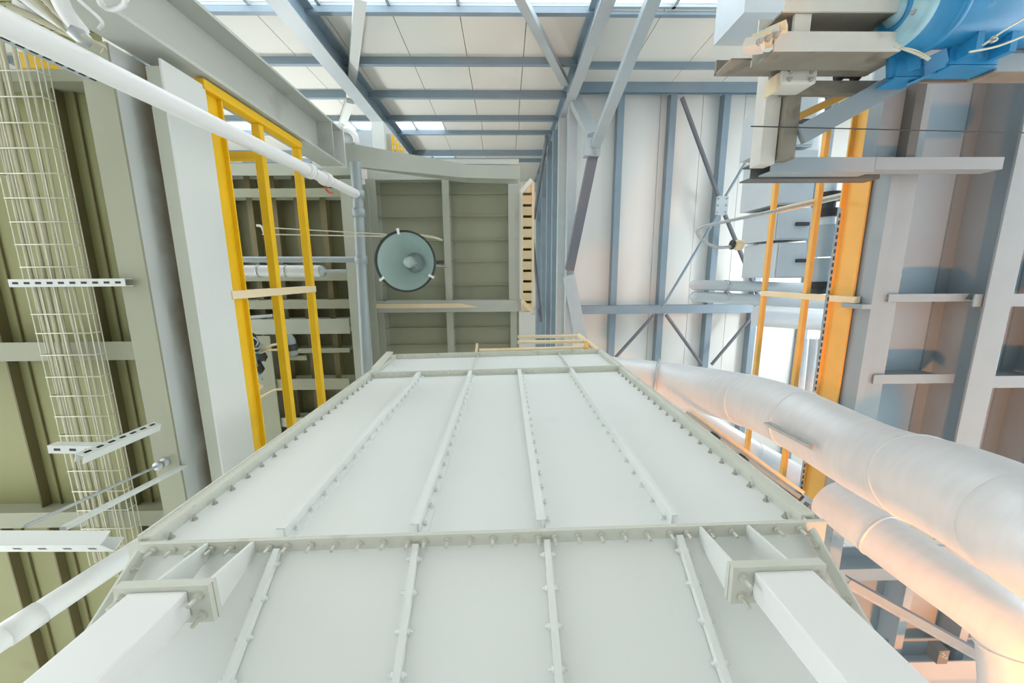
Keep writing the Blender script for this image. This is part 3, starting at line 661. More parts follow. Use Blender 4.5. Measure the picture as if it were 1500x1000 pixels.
for q in (100, 215, 330):
    d_ = V((math.cos(math.radians(q)), -math.sin(math.radians(q)), 0)); mb = MB(); mb.bar(lc + d_ * (R - .03) + V((0, 0, -.016)), lc + d_ * (R + .02) + V((0, 0, -.016)), .02, .012); mb.build('clip', 'pipew', t)
mb = MB(); mb.tube([lc + V((0, 0, .58)), lc + V((0, 0, HO - .16 - hl))], .012, 8); mb.build('stem', 'galv', t)
hw_ = 4.2
for k, (a_, b_) in enumerate((((384, 333), (566, 343)), ((384, 343), (560, 346)))):
    rod(P(*a_, hw_), P(*b_, hw_), ['upper of the two thin wires stretched left of the round lamp', 'lower of the two thin wires stretched left of the round lamp'][k], .006, 'wire', 'guy_wire', 'wire')
mb = MB(); mb.tube(crom([P(556, 346, hw_), P(600, 344, hw_), P(632, 347, hw_), P(648, 352, hw_)], 6), .012, 8); tag(mb.build('lamp_cable', 'cable'), 'pale cable curving above the round lamp to the olive joist', 'cable')
mb = MB(); mb.tube(crom([P(376, 330, 3.9), P(383, 332, 3.9), P(388, 343, 3.9), P(392, 356, 3.9)], 5), .012, 8); tag(mb.build('cable_end', 'pipew'), 'short hooked white cable end beside the middle yellow rail', 'cable')
mb = MB(); mb.tube([P(636, 384, 4.1), P(650, 383, 4.1)], .022, 8); tag(mb.build('hook', 'dark'), 'dark hook at the lamp side of the olive joist', 'hook')

# ------------------------------------------------ things behind the guardrail
random.seed(3)
hq = 4.6
t = thing('valve_manifold', 'dark tangle of valves, hoses and fittings behind the yellow kick plate', 'valve', P(370, 530, hq))
for k, (uu, vv, r_, l_) in enumerate([(366, 500, .09, .2), (372, 538, .10, .2), (364, 570, .07, .22), (382, 520, .06, .15)]):
    p_ = P(uu, vv, hq + .1); mb = MB(); mb.lathe(p_, (.3, 1, .2), [(0, -l_ / 2), (r_ * .7, -l_ / 2), (r_, -l_ / 3), (r_, l_ / 3), (r_ * .6, l_ / 2), (0, l_ / 2)], 16); mb.build('valve_body', 'dark', t)
for k in range(9):
    a_ = (random.uniform(348, 360), random.uniform(485, 520)); b_ = (random.uniform(368, 392), random.uniform(500, 560))
    mid = ((a_[0] + b_[0]) / 2 + random.uniform(-8, 14), (a_[1] + b_[1]) / 2 + random.uniform(-15, 15))
    mb = MB(); mb.tube(crom([P(*a_, hq - .1), P(*mid, hq - .15), P(*b_, hq - .1)], 6), .012, 6); mb.build('hose', ['pipeg', 'dark', 'blue_l'][k % 3], t)
for k, q in enumerate([[(350, 516), (372, 516), (400, 505), (412, 504)], [(372, 520), (392, 513), (410, 512), (414, 512)], [(365, 590), (385, 580), (402, 571), (416, 570)], [(366, 566), (378, 562), (384, 566), (376, 572), (366, 570)]]):
    mb = MB(); mb.tube(crom([P(u_, v_, hq - .1) for u_, v_ in q], 6), .014, 8)
    tag(mb.build('white_hose', 'cream'), 'cream hose behind the yellow guardrail, %s' % ['upper one reaching the middle rail', 'one just under the upper hose', 'lowest one slanting up to the rail', 'short loop beside the valves'][k], 'hose', 'hoses behind the guardrail')
t = thing('small_motor', 'small grey green motor between the two upper yellow rails', 'motor', P(425, 503, hq))
mb = MB(); mb.tube([P(420, 490, hq), P(423, 498, hq), P(427, 520, hq)], [.05, .075, .075], 16); mb.build('housing', 'pipeg', t)
mb = MB(); mb.tube([P(424.5, 504, hq - .02), P(426, 513, hq - .02)], .08, 16); mb.build('band', 'dark', t)
mb = MB(); mb.bar(P(420, 524, hq), P(448, 524, hq), .05, .04); mb.build('foot', 'olive_g', t)
for k, (a_, b_, r_) in enumerate([((345, 466), (400, 462), .02), ((346, 440), (350, 466), .03), ((342, 437), (358, 437), .05)]):
    mb = MB(); mb.tube([P(*a_, 4.55), P(*b_, 4.55)], r_, 10); tag(mb.build('pipe_fitting', ['galv', 'boltd', 'dark'][k]), ['thin silver pipe stub above the dark valves', 'rusty pipe stub below the cream rail post', 'dark fitting just below the cream rail post'][k], 'fitting')

# ------------------------------------------------ structures above the column (upper level behind)
hv = 6.2
def panel(name, u0, v0, u1, v1, h, th, m, label, cat):
    x0, y0, x1, y1 = rect(u0, v0, u1, v1, h); mb = MB(); mb.box(x0, y0, z(h), x1, y1, z(h) + th); return tag(mb.build(name, m, None), label, cat)
panel('support_post', 490, 180, 502, 205, hv, .5, 'beaml', 'pale stub post left of the arch shaped guard above the column top', 'post')
panel('support_post', 545, 178, 563, 226, hv, .5, 'beaml', 'pale stub post right of the arch shaped guard above the haunched beam', 'post')
panel('sheet_cover', 502, 193, 546, 226, hv + .15, .05, 'cabinet', 'small grey panel between two pale stub posts above the haunched beam', 'panel')
panel('sheet_cover', 563, 196, 574, 226, hv + .1, .05, 'beamg', 'narrow grey panel beside the yellow lattice above the haunched beam', 'panel')
t = thing('yellow_lattice', 'small yellow lattice railing above the haunched beam by the tall column', 'railing', P(583, 212, hv))
for k in range(4):
    mb = MB(); mb.bar(P(574 + k * 5, 197 + k * 6, hv), P(577 + k * 5, 226, hv), .022, .03); mb.build('bar', 'yellow', t)
for k in range(3):
    mb = MB(); mb.bar(P(574, 200 + 9 * k, hv), P(582 + 5 * k, 206 + 8 * k, hv), .022, .02); mb.build('cross_bar', 'peach', t)
cc = P(507, 206, 5.6); t = thing('arch_guard', 'white arch shaped guard on top of the grey column', 'guard', cc)
mb = MB(); rr0, rr1 = .08, .17
pts = []
for q in range(13):
    an = math.pi * (1.15 * q / 12) - .2; pts.append(cc + V((math.cos(an), -math.sin(an), 0)) * .14)
mb.tube(pts, .045, 8); mb.build('rim', 'pipew', t)
mb = MB(); mb.lathe(cc, (0, 0, 1), [(0, 0), (.11, 0), (.11, .03), (0, .03)], 20); mb.build('disc', 'cabinet', t)

# ================================================================== RIGHT SIDE
HG = 3.44; XR = .912 * HG
t = thing('orange_guardrail', 'faded orange guardrail of the right platform with three rails', 'guardrail', (XR, 0, z(HG)))
gy0, gy1 = -1.5, 2.3
mb = MB(); mb.box(XR - .005, gy0, z(HG) - .09, XR + .01, gy1, z(HG) + .12); mb.box(XR - .05, gy0, z(HG) + .12, XR + .01, gy1, z(HG) + .135); mb.build('kick_plate', 'peach', t)
hm = hX(1184, 400, XR - .02); ht = hX(1122, 400, XR - .02)
for h_, nm in ((hm, 'middle_rail'), (ht, 'top_rail')):
    mb = MB(); mb.box(XR - .04, gy0, z(h_) - .025, XR + .01, gy1 + .6, z(h_) + .025); mb.build(nm, 'peach', t, bevel=.005)
for v_ in (434, 466):
    y_ = ab(1180, v_)[1] * hm
    mb = MB()
    if v_ == 434: mb.box(XR - .044, y_ - .03, z(HG) - .15, XR + .014, y_ + .03, z(ht) + .03); mb.build('post', 'cream', t, bevel=.004)
yq = ab(1180, 436)[1] * hm - .005
p_ = V((XR + .01, ab(1240, 448)[1] * 3.3, z(3.3)))
mb = MB(); mb.box(p_.x - .06, p_.y - .02, p_.z - .1, p_.x + .02, p_.y + .02, p_.z + .1); mb.build('bracket', 'rgrey_l', t)
# cable ladder beside kick plate
t = thing('perforated_strip', 'pale perforated strip running alongside the orange kick plate', 'strip', (XR - .1, 0, z(HG)))
xs_ = ab(1218, 400)[0] * 3.35
mb = MB(); mb.box(xs_ - .012, -.55, z(3.35), xs_ + .012, 2.3, z(3.365)); mb.build('strip', 'rgrey_l', t)
mb = MB()
for k in range(46): yy_ = -.5 + k * .06; mb.box(xs_ - .006, yy_, z(3.346), xs_ + .006, yy_ + .035, z(3.3495))
mb.build('slots', 'dark', t)
# right deck + beams
HDR = 3.5
x0 = ab(1225, 400)[0] * HDR
mb = MB(); mb.box(XR + .05, -2.6, z(HDR), 8.5, 2.55, z(HDR) + .04); tag(mb.build('deck_plate', 'rdeck'), 'blue grey deck plate overhead on the right, seen from below', 'deck')
def rbeam(ul, ur, vr, h, d, label, y0=-2.5, y1=2.5, m='rgrey_l'):
    xl, xr_ = ab(ul, vr)[0] * h, ab(ur, vr)[0] * h; xm = (xl + xr_) / 2
    t = thing('deck_beam', label, 'beam', (xm, 0, z(h)), 'beams under the right deck')
    mb = MB(); mb.box(xl, y0, z(h), xr_, y1, z(h) + .016); mb.build('lower_flange', m, t)
    mb = MB(); mb.box(xm - .006, y0, z(h) + .016, xm + .006, y1, z(h + d) - .016); mb.build('web', 'rgrey_d' if False else 'rgrey', t)
    mb = MB(); mb.box(xl, y0, z(h + d) - .016, xr_, y1, z(h + d)); mb.build('upper_flange', 'rgrey', t)
    mb = MB()
    for k in range(int((y1 - y0) / .02 / 2)): pass
    return xl, xr_
rbeam(1291, 1321, 400, 3.22, .279, 'blue grey I-beam under the right deck, next to the orange kick plate')
rbeam(1453, 1492, 400, 3.1, .399, 'blue grey I-beam under the right deck, second in from the orange kick plate')
rbeam(1590, 1640, 400, 3.1, .399, 'blue grey I-beam under the right deck, third in and cut off by the photo edge')
mb = MB(); xx = ab(1235, 400)[0] * 3.45
mb.box(XR + .03, -2.5, z(3.2), XR + .042, 2.5, z(HDR) - .001); mb.box(XR + .042, -2.5, z(3.2), XR + .1, 2.5, z(3.212)); tag(mb.build('edge_beam', 'rgrey'), 'blue grey edge channel of the right deck behind the orange kick plate', 'beam')
st = [(1302, 1424, 432, 440, 3.2), (1280, 1398, 550, 560, 3.2), (1430, 1560, 552, 566, 3.13), (1427, 1560, 432, 447, 3.13)]
for k, (u0, u1, v0, v1, h) in enumerate(st):
    x0, y0, x1, y1 = rect(u0, v0, u1, v1, h); ym = (y0 + y1) / 2
    mb = MB(); mb.box(x0, y0 - .01, z(h), x1, y1 + .01, z(h) + .012); mb.box(x0, ym - .005, z(h) + .012, x1, ym + .005, z(HDR) - .001)
    tag(mb.build('cross_beam', 'rgrey_l'), 'pale blue grey cross member under the right deck, ' + ['level with the white lagged pipes', 'just above the large duct', 'at the photo edge just above the large duct', 'at the photo edge level with the lagged pipes'][k], 'beam', 'cross members under the right deck')
for k, v_ in enumerate((408, 556)):
    h = 3.3; x0, y0, x1, y1 = rect(1252, v_, 1300, v_ + 5, h)
    mb = MB(); mb.box(XR + .1, y0, z(h), x1 - .05, y1, z(HDR) - .002); tag(mb.build('stiffener_plate', 'rgrey'), 'thin stiffener between orange kick plate and first right beam, ' + ['upper of two', 'lower of two'][k], 'plate')
# long lateral double channel
h = 3.0
for k, (u0, u1, v0, v1, m_, hh_, lab) in enumerate([(1130, 1282, 230, 252, 'rgrey', 3.0, 'grey channel beam crossing below the hoist frame, outer piece'), (1282, 1470, 230, 248, 'rgrey_l', 3.0, 'pale grey channel beam crossing below the hoist frame, inner piece')]):
    x0, y0, x1, y1 = rect(u0, v0, u1, v1, hh_); mb = MB()
    mb.box(x0, y0, z(hh_), x1, y1, z(hh_) + .012); mb.box(x0, y1 - .01, z(hh_) + .012, x1, y1, z(hh_) + .14); mb.box(x0, y0, z(hh_) + .012, x1, y0 + .01, z(hh_) + .14); tag(mb.build('channel_beam', m_), lab, 'beam')
x0, y0, x1, y1 = rect(1100, 240, 1290, 262, 3.16); mb = MB(); mb.box(x0, y0, z(3.16), x1, y1, z(3.17)); mb.box(x0, y1 - .01, z(3.17), x1, y1, z(3.3)); mb.box(x0, y0, z(3.17), x1, y0 + .01, z(3.28)); tag(mb.build('channel_beam', 'rgrey_d'), 'dark channel beam behind the grey crossing beam, with its open end showing', 'beam')

# ------------------------------------------------ hoist frame, top right
def flat(name, u0, v0, u1, v1, h, d, m, label, cat='beam', web=None):
    x0, y0, x1, y1 = rect(u0, v0, u1, v1, h)
    t = thing(name, label, cat, ((x0 + x1) / 2, (y0 + y1) / 2, z(h)))
    mb = MB(); mb.box(x0, y0, z(h), x1, y1, z(h) + .012); mb.build('lower_flange', m, t)
    mb = MB(); mb.box(x0, y1 - .012, z(h) + .012, x1, y1, z(h + d)); mb.build('web', web or m, t)
    mb = MB(); mb.box(x0, y0, z(h + d) - .012, x1, y1 - .012, z(h + d)); mb.build('upper_flange', m, t)
    return t
flat('hoist_beam', 1135, 46, 1322, 74, 2.45, .22, 'warmw', 'dusty white channel beam carrying the blue hoist, nearer of two', web='brown')  # pale underside, brown web: floor bounce and shade put into the colours
flat('hoist_beam', 1150, -10, 1340, 17, 2.45, .24, 'warmw', 'dusty white channel beam at the very top edge beside the blue hoist', web='brown')  # same split of lit underside and shaded web in the colours
x0, y0, x1, y1 = rect(1077, 75, 1320, 78, 2.62); mb = MB(); mb.prism([(x0, y0 + .02, z(2.66)), (x1, y0 + .02, z(2.66)), (x1, y0 + .02, z(2.86)), (x0, y0 + .02, z(2.86))], (0, .012, 0)); mb.box(x0, y0 - .06, z(2.84), x1, y0 + .03, z(2.86)); tag(mb.build('runway_rail', 'brown'), 'brown runway rail behind the dusty white hoist beam', 'rail')
panel('spacer_plate', 1164, 16, 1188, 48, 2.47, .02, 'warmw', 'small pale spacer plate between the two hoist beams', 'plate')
t = thing('end_stop', 'bolted white end stop at the left end of the hoist beam', 'bracket', P(1125, 52, 2.45))
for k in range(4):
    mb = MB(); mb.bar(P(1103 + k * 11, 60 - 6 * k, 2.44), P(1106 + k * 11, 74 - 8 * k, 2.5), .05, .10); mb.build('plate', ['warmw', 'cream'][k % 2], t)
for k in range(2): mb = MB(); mb.tube([P(1108, 58 + k * 7, 2.46), P(1142, 40 + k * 8, 2.46)], .014, 8); mb.build('stud', 'galv', t)
for k in range(3): bolt(t, P(1112 + 12 * k, 62 - 5 * k, 2.42), (0, 0, -1), .016, .02, 'boltd')
h = 2.95
panel('frame_bar', 1120, 97, 1142, 240, h, .12, 'warmw', 'pale frame bar hanging below the end stop, outermost on the hoist frame', 'bar')
panel('frame_bar', 1150, 126, 1170, 232, h - .05, .1, 'brown', 'brown frame bar next to the pale outer bar below the hoist', 'bar')
t = thing('gearbox', 'dusty brown gearbox under the hoist beam', 'gearbox', P(1172, 110, 2.75))
x0, y0, x1, y1 = rect(1146, 100, 1198, 122, 2.72); mb = MB(); mb.box(x0, y0, z(2.72), x1, y1, z(2.9)); mb.build('casing', 'warmw', t, bevel=.015)
mb = MB(); mb.box(x0 - .02, y0 + .02, z(2.74), x0, y1 + .03, z(2.86)); mb.build('side_plate', 'cream', t)
for a_ in (.2, .8):
    for b2 in (.25, .75): bolt(t, (x0 + (x1 - x0) * a_, y0 + (y1 - y0) * b2, z(2.72)), (0, 0, -1), .012, .015, 'boltd')
panel('frame_bar', 1150, 118, 1310, 136, 2.86, .06, 'brown', 'brown cross bar under the hoist beside the gearbox', 'bar')
brace(P(1172, 198, 2.9), P(1318, 118, 2.78), .13, .06, 'rgrey_l', 'pale diagonal strut from the brown bar up to the hoist', up=(0, 0, 1))
brace(P(1168, 172, 3.0), P(1240, 138, 3.0), .05, .04, 'peach', 'orange diagonal bar behind the pale strut', up=(0, 0, 1))
p_ = P(1243, 108, 2.9); t = thing('cable_reel', 'dark cable roller under the hoist beam', 'roller', p_)
mb = MB(); mb.lathe(p_, (1, 0, 0), [(0, -.07), (.05, -.07), (.05, -.05), (.03, -.05), (.03, .05), (.05, .05), (.05, .07), (0, .07)], 16); mb.build('drum', 'black', t)
mb = MB(); mb.tube([p_ + V((-.14, 0, 0)), p_ + V((.14, 0, 0))], .012, 8); mb.build('axle', 'red', t)
# hoist body: cylinder along +x
hc = 2.42; hx0 = P(1326, 14, hc)
t = thing('electric_hoist', 'blue electric hoist motor in the upper right corner', 'hoist', hx0)
R = .185
o_ = hx0 + V((0, -.02, .06))
mb = MB(); mb.lathe(o_, (1, 0, 0), [(0, -.012), (R * .35, -.012), (R * .35, 0), (R * .9, 0), (R, .025), (R, .07), (R * .94, .085)], 40); o_c = mb.build('end_cover', 'blue_l', t)
mb = MB(); mb.lathe(o_, (1, 0, 0), [(R * .40, -.001), (R * .40, -.006), (R * .56, -.006), (R * .56, -.001)], 32); mb.build('recess_ring', 'blue', t)
mb = MB(); mb.lathe(o_ + V((.085, 0, 0)), (1, 0, 0), [(R * .94, 0), (R * .94, .12), (R * .99, .13)], 40); mb.build('gear_casing', 'blue', t)
mb = MB(); mb.lathe(o_ + V((.215, 0, 0)), (1, 0, 0), [(R * .99, 0), (R * 1.06, .005), (R * 1.06, .035), (R * .93, .04)], 40); mb.build('collar', 'blue', t)
mb = MB(); mb.lathe(o_ + V((.255, 0, 0)), (1, 0, 0), [(R * .93, 0), (R * .93, 1.0), (0, 1.0)], 40); mb.build('barrel', 'blue', t)
mb = MB()
for k in range(24): mb.lathe(o_ + V((.40 + k * .016, -.30, -.02)), (1, 0, 0), [(.14, 0), (.148, .008), (.14, .016)], 28)
mb.build('rope_drum', 'cream', t)
for k in range(6):
    a_ = k * math.pi / 3; bolt(t, o_ + V((0, math.cos(a_) * R * .72, math.sin(a_) * R * .72)), (-1, 0, 0), .012, .01, 'galv')
for dx in (.42, .62):
    mb = MB(); mb.box(o_.x + dx, o_.y + R * .6, o_.z - R * .5, o_.x + dx + .04, o_.y + R * 1.35, o_.z + .04); mb.build('mounting_lug', 'blue', t)
t = thing('hoist_cradle', 'bright blue folded steel cradle under the hoist motor', 'cradle', P(1400, 92, 2.4))
pts = [P(1312, 100, 2.62), P(1352, 100, 2.6), P(1390, 82, 2.5), P(1462, 82, 2.5)]
mb = MB()
for a_, b_2 in zip(pts, pts[1:]):
    mb.bar(a_, b_2, .10, .02); mb.bar(a_ + V((0, .06, .06)), b_2 + V((0, .06, .06)), .012, .14)
mb.build('plate', 'blue', t)
mb = MB(); mb.bar(P(1300, 96, 2.66), P(1345, 82, 2.6), .16, .05); mb.build('bracket', 'blue', t)
for k, q in enumerate([[(1310, 68), (1340, 74), (1362, 86)], [(1318, 70), (1345, 80), (1360, 88)], [(1420, 76), (1460, 68), (1502, 52)], [(1440, 66), (1470, 45), (1502, 26)], [(1448, 62), (1455, 54), (1460, 58), (1452, 62)]]):
    mb = MB(); mb.tube(crom([P(u_, v_, 2.3) for u_, v_ in q], 6), .006, 6); tag(mb.build('control_cable', 'wire'), 'thin pale control cable at the blue hoist, ' + ['left curved one', 'left lower one', 'lower long one', 'upper long one', 'small coiled one'][k], 'cable', 'control cables at the hoist')
flat('support_beam', 1462, 78, 1640, 104, 2.5, .15, 'rgrey_l', 'pale beam end right of the blue cradle', web='brown')
rod(P(1100, 185, 2.8), P(1520, 195, 2.8), 'thin dark wire stretched across the right deck below the hoist', .004, 'dark', 'stretched_wire', 'wire')
# plates between hoist and deck
panel('gusset_plate', 1340, 102, 1420, 120, 2.7, .02, 'brown', 'brown underside plate below the blue cradle', 'plate')
panel('hanger_post', 1336, 118, 1350, 232, 3.02, .12, 'rgrey_d', 'dark post below the blue cradle leading to the crossing channel', 'post')
panel('hanger_post', 1290, 130, 1328, 232, 3.1, .12, 'rgrey', 'broad grey post left of the dark post below the blue cradle', 'post')

# ------------------------------------------------ duct box at the top, cabinets, valves
c0 = P(1090, 18, 5.0); hk = c0.y / ab(1040, 67)[1]
mb = MB(); mb.box(c0.x, c0.y - 1.0, c0.z, c0.x + 2.2, c0.y, z(hk)); o = tag(mb.build('duct_box', 'cabinet'), 'pale sheet metal duct box at the top edge left of the hoist frame', 'duct')
hcab = 5.6
for k, (v0, v1) in enumerate([(140, 215), (218, 300), (303, 352), (354, 408)]):
    x0, y0, x1, y1 = rect(1138, v0, 1196, v1, hcab)
    t = thing('control_cabinet', 'light grey cabinet behind the orange guardrail, %s' % ['topmost, under the hoist frame', 'second down, behind the thin conduit', 'third down, short one', 'lowest, above the white lagged pipes'][k], 'cabinet', ((x0 + x1) / 2, (y0 + y1) / 2, z(hcab)), 'grey cabinets behind the guardrail')
    mb = MB(); mb.box(x0, y0 + .01, z(hcab) + .02, x1, y1 - .01, z(hcab) + .8); mb.build('body', 'cabinet', t)
    mb = MB(); mb.box(x0 + .02, y0 + .03, z(hcab), x1 - .02, y1 - .03, z(hcab) + .019); dr_ = mb.build('door', 'cabinet', t, bevel=.005)
    mb = MB(); mb.box((x0 + x1) / 2 - .02, (y0 + y1) / 2 - .02, z(hcab) - .04, (x0 + x1) / 2 + .16, (y0 + y1) / 2 + .03, z(hcab) - .001); mb.build('handle', 'dark', dr_)
hva = 5.0
t = thing('control_valve', 'stacked pipe valve with dark bolted flanges behind the orange guardrail', 'valve', P(1213, 340, hva))
for (va, vb, r_, m_, nm) in [(268, 282, .08, 'cabinet', 'pipe_stub'), (282, 296, .13, 'black', 'flange'), (296, 306, .09, 'dark', 'neck'), (306, 318, .13, 'black', 'flange'), (318, 330, .10, 'cabinet', 'body'), (330, 376, .16, 'pipeg', 'actuator'), (378, 412, .12, 'pipeg', 'barrel'), (412, 422, .14, 'black', 'flange'), (422, 430, .1, 'dark', 'outlet')]:
    a_, b_2 = P(1215 - (va - 268) * .11, va, hva), P(1215 - (vb - 268) * .11, vb, hva)
    mb = MB(); mb.tube([a_, b_2], r_, 20); mb.build(nm, m_, t)
hpipe('vertical_duct', [P(1190, 150, 6.6), P(1186, 250, 6.6)], .16, 'duct', 'round silver pipe behind the hoist frame between orange bars')
for k, (va, ha, vb) in enumerate([(417, 6.3, 417), (434, 6.3, 434)]):
    t = thing('lagged_pipe', ['upper of the two white lagged pipes behind the guardrail', 'lower of the two white lagged pipes behind the guardrail'][k], 'pipe', P(1100, va, ha))
    a_ = P(1018, va, ha); b_2 = P(1230, va + (6 if k == 0 else 12), ha); r_ = .085 if k == 0 else .09
    mb = MB(); mb.tube([a_, b_2], r_, 20); mb.build('lagging', 'cabinet', t)
    mb = MB(); mb.lathe(a_, (-1, 0, 0), [(r_, 0), (r_ * .85, .05), (r_ * .4, .085), (0, .09)], 20); mb.build('end_cap', 'cabinet', t)
    mb = MB(); mb.lathe(P(1062, va + 1, ha), (1, 0, 0), [(r_, 0), (r_ + .008, 0), (r_ + .008, .05), (r_, .05)], 20); mb.build('band', 'galv', t)
hpipe('thick_pipe', [P(1110, 462, 6.8), P(1230, 470, 6.8)], .2, 'duct', 'thick silver pipe below the white lagged pipes')
for k, uu in enumerate((1176, 1192, 1204)): hpipe('silver_riser', [P(uu, 496, 6.0), P(uu - 8, 580, 6.0)], .07 - .012 * k, 'duct', 'silver pipe behind the orange rails above the large duct, %s' % ['thickest', 'middle', 'thinnest and brightest'][k])
# conduit with lamp
t = thing('conduit_lamp', 'thin conduit arm with a small white lamp over the roof bracing', 'lamp', P(1240, 284, 3.7))
hcl = 3.9
pts = crom([P(1245, 284, hcl), P(1190, 297, hcl), P(1140, 308, hcl), P(1060, 325, hcl), P(1026, 334, hcl), P(1022, 342, hcl), P(1032, 354, hcl), P(1050, 362, hcl), P(1074, 361, hcl)], 6)
mb = MB(); mb.tube(pts, .016, 8); mb.build('conduit', 'galv', t)
mb = MB(); mb.tube([P(1245, 284, hcl + .02), P(1140, 308, hcl + .02)], .03, 10); mb.build('sleeve', 'cream', t)
mb = MB(); p_ = P(1080, 358, hcl); mb.lathe(p_ - V((.05, 0, 0)), (1, .1, 0), [(0, 0), (.04, .01), (.055, .05), (.045, .1), (0, .12)], 16); mb.build('lamp_head', 'cream', t)
mb = MB(); mb.lathe(p_ - V((.06, 0, 0)), (1, .1, 0), [(0, 0), (.05, 0), (.05, .015), (0, .015)], 12); mb.build('collar', 'dark', t)
mb = MB(); mb.bar(P(1245, 286, hcl - .05), P(1282, 276, hcl - .1), .05, .05); mb.build('arm', 'rgrey_l', t)
mb = MB(); mb.bar(P(1240, 278, hcl), P(1246, 292, hcl), .05, .06); mb.build('clamp', 'dark', t)

# ------------------------------------------------ ducts
def duct(name, pts, r, label, rings, m='duct', k=10, n=40):
    path = crom(pts, k); t = thing(name, label, 'duct', path[0])
    mb = MB(); mb.tube(path, r, n, True); mb.build('barrel', m, t)
    for q in rings:
        i = min(len(path) - 2, max(1, int(q * (len(path) - 1)))); a_ = (path[i + 1] - path[i - 1]).normalized()
        mb = MB(); mb.lathe(path[i] - a_ * .008, a_, [(r, -.004), (r + .006, 0), (r + .006, .012), (r, .016)], n); mb.build('seam', m, t)
    return t, path
d1 = [P(891, 551, 4.1), P(935, 556, 4.0), P(985, 563, 3.83), P(1048, 575, 3.44), P(1100, 588, 3.05), P(1160, 611, 2.65), P(1280, 674, 2.04), P(1400, 722, 1.54), P(1500, 772, 1.27), P(1580, 816, 1.12)]
RD = .226
d1.append(d1[-1] + (d1[-1] - d1[-2]) * 1.6 + V((.25, .15, -.1)))
d1.append(d1[-1] + (d1[-1] - d1[-2]) * 1.5)
t, path = duct('large_duct', d1, RD, 'large brushed metal duct curving from the hopper to the right edge', (.36, .47, .6))
i = int(.15 * (len(path) - 1)); a_ = (path[i + 1] - path[i - 1]).normalized()
mb = MB(); mb.lathe(path[i] - a_ * .02, a_, [(RD, 0), (RD + .03, 0), (RD + .03, .03), (RD, .03)], 40); mb.build('flange_ring', 'galv', t)
t2 = thing('duct_clip', 'small bolted metal strip on the underside of the large duct', 'bracket', P(1158, 640, 2.5))
q0, q1 = P(1126, 621, 2.52), P(1192, 655, 2.16)
mb = MB(); mb.bar(q0, q1, .04, .012); mb.build('strip', 'galv', t2)
mb = MB(); mb.bar(q0 + V((0, .0, .02)), q1 + V((0, 0, .02)), .012, .05); mb.build('web', 'galv', t2)
for k in range(4): bolt(t2, q0 + (q1 - q0) * (k + .5) / 4 + V((0, 0, -.006)), (0, 0, -1), .009, .01, 'boltd')
d2 = [P(1215, 730, 2.75), P(1275, 775, 2.45), P(1350, 828, 2.15), P(1430, 882, 1.9), P(1474, 918, 1.78), P(1494, 950, 1.72), P(1500, 1000, 1.68), P(1504, 1080, 1.62)]
duct('lower_duct', d2, .17, 'smaller metal duct below the large duct, bending down at the right edge', (.18, .72))
d3 = [P(985, 600, 4.95), P(1060, 650, 4.8), P(1130, 690, 4.7), P(1215, 738, 4.6)]
duct('rear_duct', d3, .27, 'short metal duct seen between the hopper edge and the large duct', (.5,))
# pipes between hopper edge and duct
for k, (a_, b_2, r_, m_) in enumerate([((1005, 604), (1172, 728), .02, 'pipeg'), ((1012, 602), (1178, 722), .014, 'cream'), ((1030, 628), (1165, 735), .03, 'brown')]):
    rod(P(*a_, 3.3), P(*b_2, 2.6), 'thin pipe along the right edge of the hopper, %s' % ['middle one', 'outermost pale one', 'brown one closest to the hopper'][k], r_, m_, 'edge_pipe', 'pipe')
for k, (uu, vv) in enumerate([(1046, 640), (1088, 672), (1168, 726)]):
    p_ = P(uu, vv, 2.9); mb = MB(); mb.lathe(p_, (.5, .4, -.7), [(0, -.04), (.03, -.04), (.035, 0), (.03, .04), (0, .04)], 10); tag(mb.build('pipe_clamp', 'dark'), 'dark clamp on the thin pipes beside the hopper, %s' % ['uppermost', 'middle', 'lowest'][k], 'clamp', 'clamps beside the hopper')

# ------------------------------------------------ lower right structure (lit by a warm lamp)
hl_ = 3.1
panel('warm_deck', 1195, 800, 1560, 1100, HDR - .08, .03, 'rgrey', 'steel deck underside in the lower right, glowing orange in warm light', 'deck')
flat('floor_beam', 1218, 833, 1360, 850, 3.05, .3, 'rgrey_l', 'horizontal beam below the smaller duct in the lower right corner')
flat('floor_beam', 1330, 968, 1520, 994, 3.05, .25, 'rgrey_l', 'horizontal beam at the bottom edge in the lower right corner')
for k, (ul, ur, v0, v1) in enumerate([(1318, 1330, 850, 965), (1404, 1416, 905, 975)]):
    h = 3.2; xl, y0, xr_, y1 = rect(ul, v0, ur, v1, h); mb = MB(); mb.box(xl, y0, z(h), xr_, y1, z(h) + .012); mb.box((xl + xr_) / 2 - .006, y0, z(h) + .012, (xl + xr_) / 2 + .006, y1, z(HDR) - .081)
    tag(mb.build('joist', 'rgrey_l'), 'orange lit joist in the lower right corner, %s' % ['nearer the white leg', 'nearer the bending duct'][k], 'joist')
t = thing('angle_iron', 'grey angle iron slanting across the lower right below the ducts', 'angle iron', P(1360, 915, 2.5))
a_, b_2 = P(1243, 853, 2.5), P(1480, 985, 2.3)
mb = MB(); mb.bar(a_, b_2, .055, .006); mb.build('flange', 'rgrey_l', t)
mb = MB(); mb.bar(a_, b_2, .006, .055, (0, 0, 1), .027, .028); mb.build('web', 'steel_d', t)
mb = MB(); mb.bar(a_, b_2, .03, .006, (0, 0, 1), -.04, .03); mb.build('lip', 'galv', t)
panel('column_strip', 1222, 700, 1240, 838, 3.0, .15, 'rgrey_l', 'purple grey post between the hopper corner and the smaller duct', 'post')
brace(P(1180, 740, 3.0), P(1208, 758, 3.0), .06, .05, 'steel_d', 'short grey stub bar beside the hopper corner on the orange kick plate', 'stub_bar', 'bar', up=(0, 0, 1))
